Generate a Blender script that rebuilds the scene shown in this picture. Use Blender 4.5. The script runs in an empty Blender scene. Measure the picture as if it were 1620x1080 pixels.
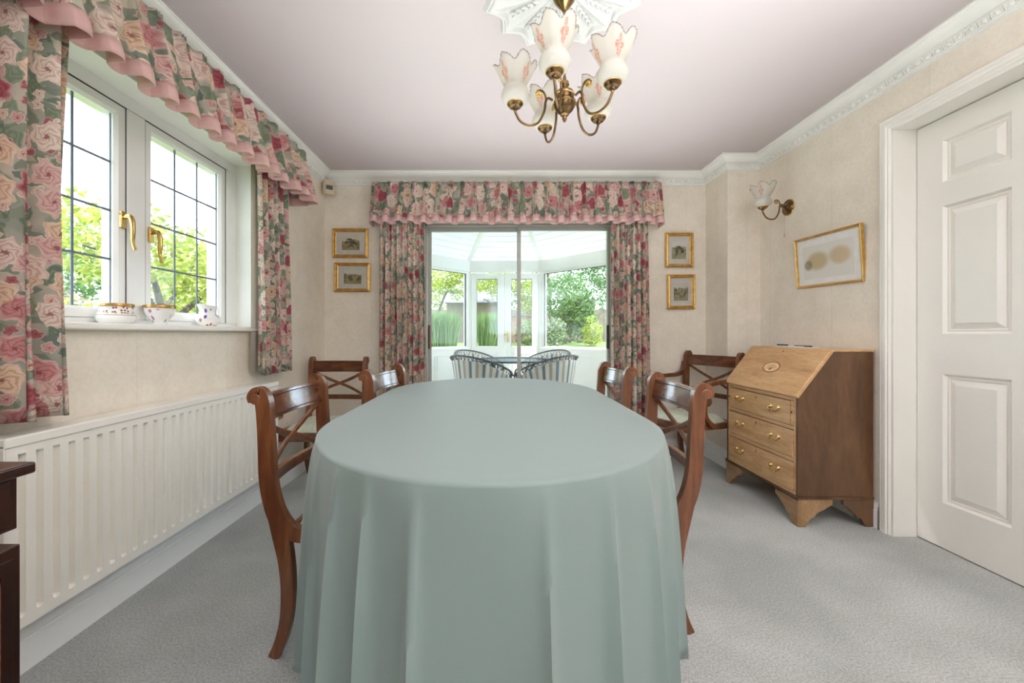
import bpy, math, random
from mathutils import Vector, Matrix
R = math.radians
PI = math.pi
rnd = random.Random(7)
sc = bpy.context.scene
C = sc.collection

# ------------------------------------------------------------------ camera
cd = bpy.data.cameras.new('camera'); cam = bpy.data.objects.new('camera', cd); C.objects.link(cam)
cam.location = (0, 0, 1.02)
cam.rotation_euler = (R(90), 0, 0)
cd.sensor_width = 36; cd.lens = 36*620/1620
cd.shift_x = (810-784)/1620; cd.shift_y = -(540-529)/1620
cd.clip_start = .02; cd.clip_end = 300
sc.camera = cam
# ------------------------------------------------------------------ world, sun, exposure
EXPOSURE = 2.13
WORLD_STRENGTH = 1.4
SUN = 2.2
w = bpy.data.worlds.new('world'); sc.world = w; w.use_nodes = True
nt = w.node_tree; nt.nodes.clear()
wo = nt.nodes.new('ShaderNodeOutputWorld'); bg = nt.nodes.new('ShaderNodeBackground')
tcw = nt.nodes.new('ShaderNodeTexCoord'); nz = nt.nodes.new('ShaderNodeTexNoise'); nz.inputs['Scale'].default_value = 2.2
nz.inputs['Detail'].default_value = 5
cr = nt.nodes.new('ShaderNodeValToRGB')
cr.color_ramp.elements[0].position = .35; cr.color_ramp.elements[0].color = (.64, .79, 1, 1)
cr.color_ramp.elements[1].position = .65; cr.color_ramp.elements[1].color = (.88, .93, 1, 1)
nt.links.new(tcw.outputs['Generated'], nz.inputs['Vector']); nt.links.new(nz.outputs[0], cr.inputs[0])
nt.links.new(cr.outputs[0], bg.inputs[0]); bg.inputs[1].default_value = WORLD_STRENGTH
nt.links.new(bg.outputs[0], wo.inputs[0])
sl = bpy.data.lights.new('sun', 'SUN'); so = bpy.data.objects.new('sun', sl); C.objects.link(so)
sl.energy = SUN; sl.angle = R(1.5); sl.color = (1, .95, .86)
so.rotation_euler = (R(12), R(33), 0)
# added area lights aimed up at the ceiling to brighten the room; no fixture
def bounce(x, y, z, sx, sy, e, tilt=0, c=(.96, .98, 1)):
    al = bpy.data.lights.new('ceiling_bounce', 'AREA'); ao = bpy.data.objects.new('ceiling_bounce', al); C.objects.link(ao)
    al.shape = 'RECTANGLE'; al.size = sx; al.size_y = sy; al.energy = e; al.color = c; al.spread = R(130)
    ao.location = (x, y, z); ao.rotation_euler = (R(180-tilt), 0, 0)
bounce(.30, 2.1, 1.35, 2.4, 1.8, 5)
bounce(.8, .05, 1.40, 1.8, 1.0, 27)
sc.view_settings.view_transform = 'Standard'; sc.view_settings.look = 'None'
sc.view_settings.exposure = EXPOSURE; sc.view_settings.gamma = 1
sc.view_settings.use_curve_mapping = False
sc.cycles.max_bounces = 12; sc.cycles.diffuse_bounces = 8; sc.cycles.transparent_max_bounces = 24
sc.cycles.use_denoising = True
sc.cycles.sample_clamp_indirect = 6

# ------------------------------------------------------------------ materials
def newmat(name):
    m = bpy.data.materials.new(name); m.use_nodes = True
    nt = m.node_tree; b = nt.nodes['Principled BSDF']
    return m, nt, b
def lk(nt, a, b): nt.links.new(a, b)
def N(nt, t, **kw):
    n = nt.nodes.new(t)
    for k, v in kw.items():
        if k.startswith('i_'):
            n.inputs[k[2:].replace('_', ' ')].default_value = v
        else: setattr(n, k, v)
    return n
def rgba(c): return (c[0], c[1], c[2], 1)
def noise_mix(nt, vec, c1, c2, scale, lo=.35, hi=.65, detail=3, mscale=None, rough=.5):
    if mscale:
        mp = N(nt, 'ShaderNodeMapping'); mp.inputs['Scale'].default_value = mscale
        lk(nt, vec, mp.inputs[0]); vec = mp.outputs[0]
    n = N(nt, 'ShaderNodeTexNoise', i_Scale=scale, i_Detail=detail, i_Roughness=rough); lk(nt, vec, n.inputs['Vector'])
    r = N(nt, 'ShaderNodeValToRGB'); e = r.color_ramp.elements
    e[0].position = lo; e[0].color = rgba(c1); e[1].position = hi; e[1].color = rgba(c2)
    lk(nt, n.outputs[0], r.inputs[0])
    return r.outputs[0], n.outputs[0]
def mat(name, c, rough=.5, metal=0, c2=None, scale=20, bump=0, bscale=None, spec=.5, mscale=None, coat=0):
    m, nt, b = newmat(name)
    b.inputs['Base Color'].default_value = rgba(c); b.inputs['Roughness'].default_value = rough
    b.inputs['Metallic'].default_value = metal; b.inputs['Specular IOR Level'].default_value = spec
    b.inputs['Coat Weight'].default_value = coat; b.inputs['Coat Roughness'].default_value = .12
    tc = N(nt, 'ShaderNodeTexCoord')
    c2 = c2 or tuple(x*.93 for x in c)
    o, f = noise_mix(nt, tc.outputs['Object'], c, c2, scale, mscale=mscale)
    lk(nt, o, b.inputs['Base Color'])
    if bump:
        n = N(nt, 'ShaderNodeTexNoise', i_Scale=bscale or scale*4, i_Detail=3); lk(nt, tc.outputs['Object'], n.inputs['Vector'])
        bp = N(nt, 'ShaderNodeBump', i_Strength=bump, i_Distance=.01); lk(nt, n.outputs[0], bp.inputs['Height'])
        lk(nt, bp.outputs[0], b.inputs['Normal'])
    return m
def wood(name, c1, c2, c3, mscale=(18, 18, 2), rough=.28, coat=.4):
    m, nt, b = newmat(name)
    tc = N(nt, 'ShaderNodeTexCoord')
    mp = N(nt, 'ShaderNodeMapping'); mp.inputs['Scale'].default_value = mscale; lk(nt, tc.outputs['Object'], mp.inputs[0])
    n = N(nt, 'ShaderNodeTexNoise', i_Scale=1.6, i_Detail=6, i_Roughness=.6, i_Distortion=.6); lk(nt, mp.outputs[0], n.inputs['Vector'])
    r = N(nt, 'ShaderNodeValToRGB'); e = r.color_ramp.elements
    e[0].position = .3; e[0].color = rgba(c1); e[1].position = .7; e[1].color = rgba(c3)
    x = e.new(.5); x.color = rgba(c2)
    lk(nt, n.outputs[0], r.inputs[0])
    mp2 = N(nt, 'ShaderNodeMapping'); mp2.inputs['Scale'].default_value = tuple(v*7 for v in mscale); lk(nt, tc.outputs['Object'], mp2.inputs[0])
    n2 = N(nt, 'ShaderNodeTexNoise', i_Scale=1.5, i_Detail=3); lk(nt, mp2.outputs[0], n2.inputs['Vector'])
    r2 = N(nt, 'ShaderNodeValToRGB'); e = r2.color_ramp.elements
    e[0].position = .3; e[0].color = (.82, .80, .78, 1); e[1].position = .6; e[1].color = (1, 1, 1, 1)
    lk(nt, n2.outputs[0], r2.inputs[0])
    mx = N(nt, 'ShaderNodeMix', data_type='RGBA', blend_type='MULTIPLY'); mx.inputs[0].default_value = 1
    lk(nt, r.outputs[0], mx.inputs[6]); lk(nt, r2.outputs[0], mx.inputs[7]); lk(nt, mx.outputs[2], b.inputs['Base Color'])
    b.inputs['Roughness'].default_value = rough; b.inputs['Coat Weight'].default_value = coat; b.inputs['Coat Roughness'].default_value = .1
    return m
def math_(nt, op, a, b=None, c=None, clamp=False):
    n = N(nt, 'ShaderNodeMath', operation=op); n.use_clamp = clamp
    for i, v in enumerate((a, b, c)):
        if v is None: continue
        if isinstance(v, (int, float)): n.inputs[i].default_value = v
        else: lk(nt, v, n.inputs[i])
    return n.outputs[0]
def mixc(nt, f, a, b, blend='MIX'):
    n = N(nt, 'ShaderNodeMix', data_type='RGBA', blend_type=blend)
    if isinstance(f, (int, float)): n.inputs[0].default_value = f
    else: lk(nt, f, n.inputs[0])
    for i, v in ((6, a), (7, b)):
        if isinstance(v, tuple): n.inputs[i].default_value = rgba(v)
        else: lk(nt, v, n.inputs[i])
    return n.outputs[2]
def step(nt, v, lo, hi):
    n = N(nt, 'ShaderNodeMapRange', interpolation_type='SMOOTHSTEP'); lk(nt, v, n.inputs[0])
    n.inputs[1].default_value = lo; n.inputs[2].default_value = hi
    return n.outputs[0]

def floral():
    m, nt, b = newmat('floral_chintz')
    uv = N(nt, 'ShaderNodeUVMap'); uv.uv_map = 'UVMap'
    nz = N(nt, 'ShaderNodeTexNoise', i_Scale=30, i_Detail=4); lk(nt, uv.outputs[0], nz.inputs['Vector'])
    v1 = N(nt, 'ShaderNodeVectorMath', operation='SUBTRACT'); lk(nt, nz.outputs['Color'], v1.inputs[0]); v1.inputs[1].default_value = (.5, .5, .5)
    v2 = N(nt, 'ShaderNodeVectorMath', operation='SCALE'); lk(nt, v1.outputs[0], v2.inputs[0]); v2.inputs['Scale'].default_value = .03
    v3 = N(nt, 'ShaderNodeVectorMath', operation='ADD'); lk(nt, uv.outputs[0], v3.inputs[0]); lk(nt, v2.outputs[0], v3.inputs[1])
    P = v3.outputs[0]
    base, _ = noise_mix(nt, P, (.32, .34, .28), (.56, .50, .40), 7, .38, .62)
    # leaves
    def blobs(scale, mscale, petals, amp, rad, rand=1.0, rotz=0):
        mp = N(nt, 'ShaderNodeMapping'); mp.inputs['Scale'].default_value = mscale; mp.inputs['Rotation'].default_value = (0, 0, rotz)
        lk(nt, P, mp.inputs[0])
        vo = N(nt, 'ShaderNodeTexVoronoi', voronoi_dimensions='2D'); vo.inputs['Scale'].default_value = scale; vo.inputs['Randomness'].default_value = rand
        lk(nt, mp.outputs[0], vo.inputs['Vector'])
        d = N(nt, 'ShaderNodeVectorMath', operation='SUBTRACT'); lk(nt, mp.outputs[0], d.inputs[0]); lk(nt, vo.outputs['Position'], d.inputs[1])
        sx = N(nt, 'ShaderNodeSeparateXYZ'); lk(nt, d.outputs[0], sx.inputs[0])
        ang = math_(nt, 'ARCTAN2', sx.outputs[1], sx.outputs[0])
        sc_ = N(nt, 'ShaderNodeSeparateColor'); lk(nt, vo.outputs['Color'], sc_.inputs[0])
        ph = math_(nt, 'MULTIPLY_ADD', sc_.outputs[1], 6.28, math_(nt, 'MULTIPLY', ang, float(petals)))
        rr = math_(nt, 'MULTIPLY', vo.outputs['Distance'], math_(nt, 'MULTIPLY_ADD', math_(nt, 'SINE', ph), amp, 1.0))
        mask = math_(nt, 'SUBTRACT', 1.0, step(nt, rr, rad*.88, rad))
        return mask, rr, ang, sc_, ph
    lm, lr, la, lc, lp = blobs(19, (1, .55, 1), 3, .22, .44, 1, .6)
    leafc = mixc(nt, lc.outputs[0], (.13, .18, .13), (.26, .31, .20))
    vein = step(nt, math_(nt, 'SINE', math_(nt, 'MULTIPLY', lr, 38.0)), .2, .9)
    leafc = mixc(nt, math_(nt, 'MULTIPLY', vein, .35), leafc, (.40, .44, .32))
    col = mixc(nt, math_(nt, 'MULTIPLY', lm, step(nt, lc.outputs[2], .12, .16)), base, leafc)
    lm, lr, la, lc, lp = blobs(25, (.6, 1, 1), 2, .25, .36, 1, -.5)
    leafc = mixc(nt, lc.outputs[0], (.16, .20, .17), (.31, .34, .25))
    col = mixc(nt, math_(nt, 'MULTIPLY', lm, step(nt, lc.outputs[2], .3, .34)), col, leafc)
    def flowers(col, scale, rad, keep, ramp, petals, ringf):
        fm, fr, fa, fc, fp = blobs(scale, (1, 1, 1), petals, .13, rad, .85, 0)
        r = N(nt, 'ShaderNodeValToRGB'); r.color_ramp.interpolation = 'CONSTANT'; e = r.color_ramp.elements
        e[0].position = 0; e[0].color = rgba(ramp[0])
        e[1].position = 1/len(ramp); e[1].color = rgba(ramp[1])
        for i in range(2, len(ramp)):
            x = e.new(i/len(ramp)); x.color = rgba(ramp[i])
        lk(nt, fc.outputs[0], r.inputs[0])
        ring = math_(nt, 'SINE', math_(nt, 'ADD', math_(nt, 'MULTIPLY', fr, ringf), fp))
        dark = mixc(nt, 1.0, r.outputs[0], (.62, .38, .34), 'MULTIPLY')
        c = mixc(nt, math_(nt, 'MULTIPLY', step(nt, ring, -.2, .9), .55), r.outputs[0], dark)
        edge = step(nt, fr, rad*.62, rad*.9)
        c = mixc(nt, math_(nt, 'MULTIPLY', edge, .45), c, (.82, .70, .60))
        cen = math_(nt, 'SUBTRACT', 1.0, step(nt, fr, rad*.1, rad*.2))
        c = mixc(nt, math_(nt, 'MULTIPLY', cen, .8), c, (.28, .06, .06))
        return mixc(nt, math_(nt, 'MULTIPLY', fm, step(nt, fc.outputs[2], keep, keep+.03)), col, c)
    col = flowers(col, 22, .36, .35, [(.74, .64, .54), (.62, .38, .35), (.74, .55, .46), (.42, .15, .16)], 5, 40)
    col = flowers(col, 10.8, .46, .12, [(.76, .66, .56), (.70, .46, .42), (.40, .11, .13), (.74, .56, .40), (.76, .62, .54), (.58, .27, .27)], 6, 40)
    lk(nt, col, b.inputs['Base Color'])
    b.inputs['Roughness'].default_value = .8; b.inputs['Specular IOR Level'].default_value = .2
    # a little light comes through the cotton
    tr = N(nt, 'ShaderNodeBsdfTranslucent'); lk(nt, col, tr.inputs[0])
    ms = N(nt, 'ShaderNodeMixShader'); ms.inputs[0].default_value = .12
    lk(nt, b.outputs[0], ms.inputs[1]); lk(nt, tr.outputs[0], ms.inputs[2])
    lk(nt, ms.outputs[0], nt.nodes['Material Output'].inputs[0])
    return m
def cloth_mat(name, c, trans=.25, rough=.8, c2=None, scale=30, sheen=0):
    m = mat(name, c, rough, c2=c2, scale=scale, spec=.25)
    nt = m.node_tree; b = nt.nodes['Principled BSDF']
    b.inputs['Sheen Weight'].default_value = sheen
    tr = N(nt, 'ShaderNodeBsdfTranslucent'); tr.inputs[0].default_value = rgba(c)
    ms = N(nt, 'ShaderNodeMixShader'); ms.inputs[0].default_value = trans
    lk(nt, b.outputs[0], ms.inputs[1]); lk(nt, tr.outputs[0], ms.inputs[2])
    lk(nt, ms.outputs[0], nt.nodes['Material Output'].inputs[0])
    return m
def glass_mat(name, tint=(1, 1, 1), refl=.06):
    m = bpy.data.materials.new(name); m.use_nodes = True; nt = m.node_tree; nt.nodes.clear()
    o = N(nt, 'ShaderNodeOutputMaterial'); t = N(nt, 'ShaderNodeBsdfTransparent'); t.inputs[0].default_value = rgba(tint)
    g = N(nt, 'ShaderNodeBsdfGlossy'); g.inputs['Roughness'].default_value = .02
    ms = N(nt, 'ShaderNodeMixShader'); ms.inputs[0].default_value = refl
    lk(nt, t.outputs[0], ms.inputs[1]); lk(nt, g.outputs[0], ms.inputs[2]); lk(nt, ms.outputs[0], o.inputs[0])
    return m
def shade_mat():
    m = bpy.data.materials.new('frosted_glass'); m.use_nodes = True; nt = m.node_tree; nt.nodes.clear()
    o = N(nt, 'ShaderNodeOutputMaterial')
    uv = N(nt, 'ShaderNodeUVMap'); uv.uv_map = 'UVMap'
    s = N(nt, 'ShaderNodeSeparateXYZ'); lk(nt, uv.outputs[0], s.inputs[0])
    fu = math_(nt, 'SUBTRACT', math_(nt, 'FRACT', math_(nt, 'MULTIPLY', s.outputs[0], 4.0)), .5)
    vv = s.outputs[1]
    def ell(cu, cv, ru, rv):
        a = math_(nt, 'DIVIDE', math_(nt, 'SUBTRACT', fu, cu), ru); b = math_(nt, 'DIVIDE', math_(nt, 'SUBTRACT', vv, cv), rv)
        d = math_(nt, 'ADD', math_(nt, 'MULTIPLY', a, a), math_(nt, 'MULTIPLY', b, b))
        return math_(nt, 'SUBTRACT', 1.0, step(nt, d, .55, 1.0))
    k = ell(0, .82, .06, .085)
    for e in ((-.10, .74, .08, .05), (.10, .74, .08, .05), (-.05, .66, .045, .08), (.06, .66, .045, .08), (.02, .58, .02, .07)):
        k = math_(nt, 'MAXIMUM', k, ell(*e))
    nz = N(nt, 'ShaderNodeTexNoise', i_Scale=60.0); lk(nt, uv.outputs[0], nz.inputs['Vector'])
    k = math_(nt, 'MULTIPLY', k, step(nt, nz.outputs[0], .3, .6))
    col = mixc(nt, math_(nt, 'MULTIPLY', k, .75), (.86, .85, .80), (.80, .33, .20))
    d = N(nt, 'ShaderNodeBsdfPrincipled'); lk(nt, col, d.inputs['Base Color']); d.inputs['Roughness'].default_value = .35
    t = N(nt, 'ShaderNodeBsdfTranslucent'); lk(nt, col, t.inputs[0])
    tp = N(nt, 'ShaderNodeBsdfTransparent'); lk(nt, col, tp.inputs[0])
    m1 = N(nt, 'ShaderNodeMixShader'); m1.inputs[0].default_value = .55
    lk(nt, d.outputs[0], m1.inputs[1]); lk(nt, t.outputs[0], m1.inputs[2])
    m2 = N(nt, 'ShaderNodeMixShader')
    lk(nt, math_(nt, 'MULTIPLY', step(nt, vv, .42, .6), .32), m2.inputs[0])
    lk(nt, m1.outputs[0], m2.inputs[1]); lk(nt, tp.outputs[0], m2.inputs[2]); lk(nt, m2.outputs[0], o.inputs[0])
    return m
def leaf_mat(name, c1, c2, c3, trans=.35):
    m, nt, b = newmat(name)
    g = N(nt, 'ShaderNodeNewGeometry')
    r = N(nt, 'ShaderNodeValToRGB'); e = r.color_ramp.elements
    e[0].color = rgba(c1); e[1].color = rgba(c3); x = e.new(.5); x.color = rgba(c2)
    lk(nt, g.outputs['Random Per Island'], r.inputs[0]); lk(nt, r.outputs[0], b.inputs['Base Color'])
    b.inputs['Roughness'].default_value = .6
    tr = N(nt, 'ShaderNodeBsdfTranslucent'); lk(nt, r.outputs[0], tr.inputs[0])
    ms = N(nt, 'ShaderNodeMixShader'); ms.inputs[0].default_value = trans
    lk(nt, b.outputs[0], ms.inputs[1]); lk(nt, tr.outputs[0], ms.inputs[2])
    lk(nt, ms.outputs[0], nt.nodes['Material Output'].inputs[0])
    return m
def stripe_mat():
    m, nt, b = newmat('striped_canvas')
    uv = N(nt, 'ShaderNodeUVMap'); uv.uv_map = 'UVMap'
    s = N(nt, 'ShaderNodeSeparateXYZ'); lk(nt, uv.outputs[0], s.inputs[0])
    f = math_(nt, 'FRACT', math_(nt, 'MULTIPLY', s.outputs[0], 11.0))
    r = N(nt, 'ShaderNodeValToRGB'); r.color_ramp.interpolation = 'CONSTANT'; e = r.color_ramp.elements
    e[0].position = 0; e[0].color = (.62, .58, .50, 1); e[1].position = .28; e[1].color = (.16, .22, .30, 1)
    for p, c in ((.5, (.66, .62, .55, 1)), (.78, (.36, .34, .34, 1))):
        x = e.new(p); x.color = c
    lk(nt, f, r.inputs[0]); lk(nt, r.outputs[0], b.inputs['Base Color']); b.inputs['Roughness'].default_value = .85
    return m
def wallpaper(name, c1, c2):
    m, nt, b = newmat(name)
    tc = N(nt, 'ShaderNodeTexCoord')
    o, f = noise_mix(nt, tc.outputs['Object'], c1, c2, 9, .3, .7, 6)
    o2, f2 = noise_mix(nt, tc.outputs['Object'], (.95, .95, .95), (1.0, 1.0, 1.0), 55, .35, .6, 4)
    c = mixc(nt, 1.0, o, o2, 'MULTIPLY')
    sx = N(nt, 'ShaderNodeSeparateXYZ'); lk(nt, tc.outputs['Object'], sx.inputs[0])
    t = math_(nt, 'ADD', sx.outputs[0], sx.outputs[1])
    fr = math_(nt, 'ABSOLUTE', math_(nt, 'SUBTRACT', math_(nt, 'FRACT', math_(nt, 'DIVIDE', math_(nt, 'ADD', t, .13), .53)), .5))
    seam = math_(nt, 'SUBTRACT', 1.0, step(nt, fr, .0, .004))
    c = mixc(nt, math_(nt, 'MULTIPLY', seam, .35), c, (.45, .40, .32))
    lk(nt, c, b.inputs['Base Color']); b.inputs['Roughness'].default_value = .75; b.inputs['Specular IOR Level'].default_value = .25
    bp = N(nt, 'ShaderNodeBump', i_Strength=.12, i_Distance=.004); lk(nt, f2, bp.inputs['Height']); lk(nt, bp.outputs[0], b.inputs['Normal'])
    return m
def carpet_mat():
    m, nt, b = newmat('wool_carpet')
    tc = N(nt, 'ShaderNodeTexCoord')
    o, f = noise_mix(nt, tc.outputs['Object'], (.42, .44, .425), (.56, .58, .57), 2.2, .35, .65, 3)
    o2, f2 = noise_mix(nt, tc.outputs['Object'], (.55, .55, .54), (1.16, 1.16, 1.16), 150, .38, .62, 6, rough=.85)
    c = mixc(nt, 1.0, o, o2, 'MULTIPLY')
    lk(nt, c, b.inputs['Base Color']); b.inputs['Roughness'].default_value = .95; b.inputs['Specular IOR Level'].default_value = .1
    b.inputs['Sheen Weight'].default_value = .2
    bp = N(nt, 'ShaderNodeBump', i_Strength=.12, i_Distance=.004); lk(nt, f2, bp.inputs['Height']); lk(nt, bp.outputs[0], b.inputs['Normal'])
    return m
def china_mat(name, style):
    m, nt, b = newmat(name)
    uv = N(nt, 'ShaderNodeUVMap'); uv.uv_map = 'UVMap'
    s = N(nt, 'ShaderNodeSeparateXYZ'); lk(nt, uv.outputs[0], s.inputs[0])
    vo = N(nt, 'ShaderNodeTexVoronoi', voronoi_dimensions='2D'); vo.inputs['Scale'].default_value = {'crimson': 26, 'rose': 14, 'pansy': 13}[style]
    mp = N(nt, 'ShaderNodeMapping'); mp.inputs['Scale'].default_value = (1.0, .3, 1); lk(nt, uv.outputs[0], mp.inputs[0])
    lk(nt, mp.outputs[0], vo.inputs['Vector'])
    fl = math_(nt, 'SUBTRACT', 1.0, step(nt, vo.outputs['Distance'], .22, .36))
    sc_ = N(nt, 'ShaderNodeSeparateColor'); lk(nt, vo.outputs['Color'], sc_.inputs[0])
    keep = {'crimson': .3, 'rose': .55, 'pansy': .5}[style]
    fl = math_(nt, 'MULTIPLY', fl, step(nt, sc_.outputs[0], keep, keep+.03))
    lo, hi = {'crimson': (.55, .92), 'rose': (.35, .8), 'pansy': (.1, .85)}[style]
    band = math_(nt, 'MULTIPLY', step(nt, s.outputs[1], lo, lo+.04), math_(nt, 'SUBTRACT', 1.0, step(nt, s.outputs[1], hi, hi+.03)))
    fl = math_(nt, 'MULTIPLY', fl, band)
    c1, c2 = {'crimson': ((.42, .05, .06), (.16, .22, .10)), 'rose': ((.62, .20, .42), (.24, .36, .16)), 'pansy': ((.16, .08, .32), (.55, .22, .14))}[style]
    fc = mixc(nt, step(nt, sc_.outputs[1], .6, .62), c1, c2)
    col = mixc(nt, fl, (.86, .86, .84), fc)
    if style != 'pansy':
        ln = math_(nt, 'SUBTRACT', 1.0, step(nt, math_(nt, 'ABSOLUTE', math_(nt, 'SUBTRACT', s.outputs[1], .5 if style == 'crimson' else .93)), .012 if style == 'crimson' else .05, .02 if style == 'crimson' else .06))
        col = mixc(nt, math_(nt, 'MULTIPLY', ln, .8), col, (.45, .27, .08))
    lk(nt, col, b.inputs['Base Color']); b.inputs['Roughness'].default_value = .12
    return m
def print_mat(name, sky, land, dark, seed):
    m, nt, b = newmat(name)
    tc = N(nt, 'ShaderNodeTexCoord')
    mp = N(nt, 'ShaderNodeMapping'); mp.inputs['Location'].default_value = (seed, seed*.7, 0); lk(nt, tc.outputs['Generated'], mp.inputs[0])
    o, f = noise_mix(nt, mp.outputs[0], dark, land, 4.5, .42, .58, 5)
    s = N(nt, 'ShaderNodeSeparateXYZ'); lk(nt, tc.outputs['Generated'], s.inputs[0])
    n = N(nt, 'ShaderNodeTexNoise', i_Scale=3.0, i_Detail=4); lk(nt, mp.outputs[0], n.inputs['Vector'])
    h = math_(nt, 'SUBTRACT', s.outputs[2], math_(nt, 'MULTIPLY', n.outputs[0], .9))
    col = mixc(nt, step(nt, h, .18, .3), o, sky)
    g = math_(nt, 'SUBTRACT', 1.0, step(nt, s.outputs[2], .12, .3))
    col = mixc(nt, math_(nt, 'MULTIPLY', g, .7), col, land)
    lk(nt, col, b.inputs['Base Color']); b.inputs['Roughness'].default_value = .6
    return m

M = {}
M['floral'] = floral()
M['pink'] = cloth_mat('pink_trim_cotton', (.80, .55, .52), .3)
M['lining'] = cloth_mat('cream_lining', (.78, .74, .66), .3)
M['cloth'] = cloth_mat('mint_tablecloth', (.25, .318, .302), .06, .5, c2=(.243, .31, .294), scale=4, sheen=.2)
M['seat'] = mat('pale_green_damask', (.50, .56, .44), .7, c2=(.62, .66, .54), scale=38)
M['mah'] = wood('mahogany', (.09, .028, .012), (.18, .062, .024), (.27, .105, .042))
M['mah_dark'] = wood('dark_mahogany', (.015, .006, .004), (.03, .010, .007), (.05, .016, .010), rough=.25, coat=.4)
M['mah_band'] = wood('mahogany_crossbanding', (.10, .03, .014), (.20, .065, .03), (.28, .10, .04), (60, 60, 60))
M['rail'] = wood('flame_mahogany', (.07, .02, .009), (.14, .045, .019), (.22, .085, .036), (14, 5, 14), .12, .9)
M['bureau'] = wood('pale_walnut', (.50, .28, .125), (.66, .40, .19), (.76, .50, .26), (12, 1.6, 12), .38, .25)  # paler than the walnut of the bureau sides
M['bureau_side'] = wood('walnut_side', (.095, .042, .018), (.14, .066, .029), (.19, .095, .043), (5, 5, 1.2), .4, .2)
M['bureau_leg'] = wood('walnut_feet', (.26, .14, .065), (.38, .22, .105), (.48, .29, .15), (8, 3, 8), .4, .2)
M['string'] = mat('boxwood_stringing', (.62, .40, .19), .4, scale=40)
M['inlay'] = mat('satinwood_inlay', (.88, .64, .36), .4, c2=(.78, .52, .26), scale=50)
M['black'] = mat('ebonised_line_gap_shade', (.015, .012, .010), .4)  # chair lines, and the shade painted into the bureau's drawer gaps
M['brass'] = mat('polished_brass', (.72, .50, .18), .22, 1, c2=(.6, .40, .14), scale=30)
M['antique'] = mat('antique_brass', (.30, .19, .08), .26, 1, c2=(.13, .08, .045), scale=18)
M['bronze'] = mat('dark_bronze', (.10, .075, .05), .3, 1, c2=(.05, .04, .03), scale=20)
M['gilt'] = mat('gilt_frame', (.78, .50, .16), .34, .85, c2=(.60, .36, .11), scale=30)
M['mount'] = mat('grey_mount_card', (.56, .54, .50), .8)
M['white_mount'] = mat('white_mount_card', (.90, .90, .88), .8)
M['upvc'] = mat('white_upvc', (.88, .88, .86), .3, scale=2)
M['gloss_white'] = mat('white_gloss_paint', (.87, .85, .79), .32, c2=(.85, .83, .77), scale=3)
M['plaster'] = mat('cornice_paint', (.80, .80, .76), .6, scale=4)
M['rose_paint'] = mat('ceiling_rose_paint', (.60, .61, .58), .7, scale=4)
M['rad'] = mat('radiator_enamel', (.88, .86, .79), .33, c2=(.86, .84, .77), scale=3)
M['reveal'] = mat('white_reveal_paint', (.89, .88, .82), .6, scale=4)
M['ceil'] = mat('pink_ceiling_paint', (.49, .44, .435), .85, c2=(.475, .427, .422), scale=1.5)
M['wall'] = wallpaper('beige_wallpaper', (.86, .795, .69), (.79, .725, .615))
M['skirt'] = mat('white_skirting_paint', (.92, .93, .92), .35, c2=(.90, .91, .90), scale=3)
M['carpet'] = carpet_mat()
M['alu'] = mat('silver_aluminium', (.44, .43, .39), .4, .3, scale=3)
M['lead'] = mat('lead_strip', (.20, .24, .30), .5, .2)
M['seal'] = mat('black_rubber_seal', (.05, .05, .055), .6)
M['glass'] = glass_mat('window_glass', (.97, .99, .98), .025)
M['picture_glass'] = glass_mat('picture_glass', (1, 1, 1), .02)
M['tint_glass'] = glass_mat('tabletop_glass', (.60, .72, .80), .25)
M['shade'] = shade_mat()
M['rimline'] = mat('brown_glass_edge', (.16, .10, .07), .4)
M['cream_plastic'] = mat('cream_plastic', (.66, .56, .40), .5)
M['screen'] = mat('grey_display', (.10, .12, .12), .3)
M['socket'] = mat('brass_plate', (.60, .46, .18), .3, .9)
M['stripe'] = stripe_mat()
M['iron'] = mat('dark_wicker', (.09, .08, .09), .45)
M['poly'] = cloth_mat('polycarbonate_roof', (.86, .88, .90), .24, .4, scale=3)
M['tile'] = mat('pale_floor_tile', (.62, .60, .56), .4, c2=(.56, .54, .50), scale=3)
M['grass'] = mat('lawn_grass', (.12, .20, .045), .9, c2=(.18, .26, .075), scale=6, bump=.5, bscale=60)
M['bark'] = mat('grey_bark', (.16, .13, .11), .9, c2=(.08, .065, .055), scale=12, bump=.5)
M['stone'] = mat('garden_stone', (.30, .27, .24), .9, c2=(.18, .17, .16), scale=8, bump=.6)
M['fence'] = mat('weathered_fence', (.24, .19, .15), .9, c2=(.16, .13, .10), scale=3, mscale=(12, 12, 1))
M['slate'] = mat('grey_slate', (.20, .21, .23), .8, c2=(.14, .15, .17), scale=10)
M['brick'] = mat('pink_brick', (.44, .24, .19), .9, c2=(.34, .19, .15), scale=14)
M['leaf_lime'] = leaf_mat('lime_leaves', (0.216, 0.302, 0.043), (0.331, 0.389, 0.072), (0.418, 0.418, 0.115))
M['leaf_green'] = leaf_mat('mid_green_leaves', (0.058, 0.137, 0.036), (0.108, 0.216, 0.058), (0.202, 0.302, 0.101))
M['leaf_dark'] = leaf_mat('dark_green_leaves', (0.036, 0.086, 0.036), (0.065, 0.137, 0.058), (0.115, 0.202, 0.086))
M['leaf_yellow'] = leaf_mat('yellow_green_leaves', (0.302, 0.331, 0.036), (0.418, 0.418, 0.058), (0.490, 0.446, 0.115))
M['leaf_pink'] = leaf_mat('pink_blossom', (0.396, 0.216, 0.202), (0.504, 0.331, 0.302), (0.173, 0.230, 0.086))
M['leaf_rhodo'] = leaf_mat('white_flowering_leaves', (0.086, 0.173, 0.050), (0.144, 0.230, 0.072), (0.576, 0.533, 0.533))
M['reed'] = leaf_mat('reed_leaves', (0.072, 0.158, 0.043), (0.130, 0.230, 0.065), (0.245, 0.331, 0.130))
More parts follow.
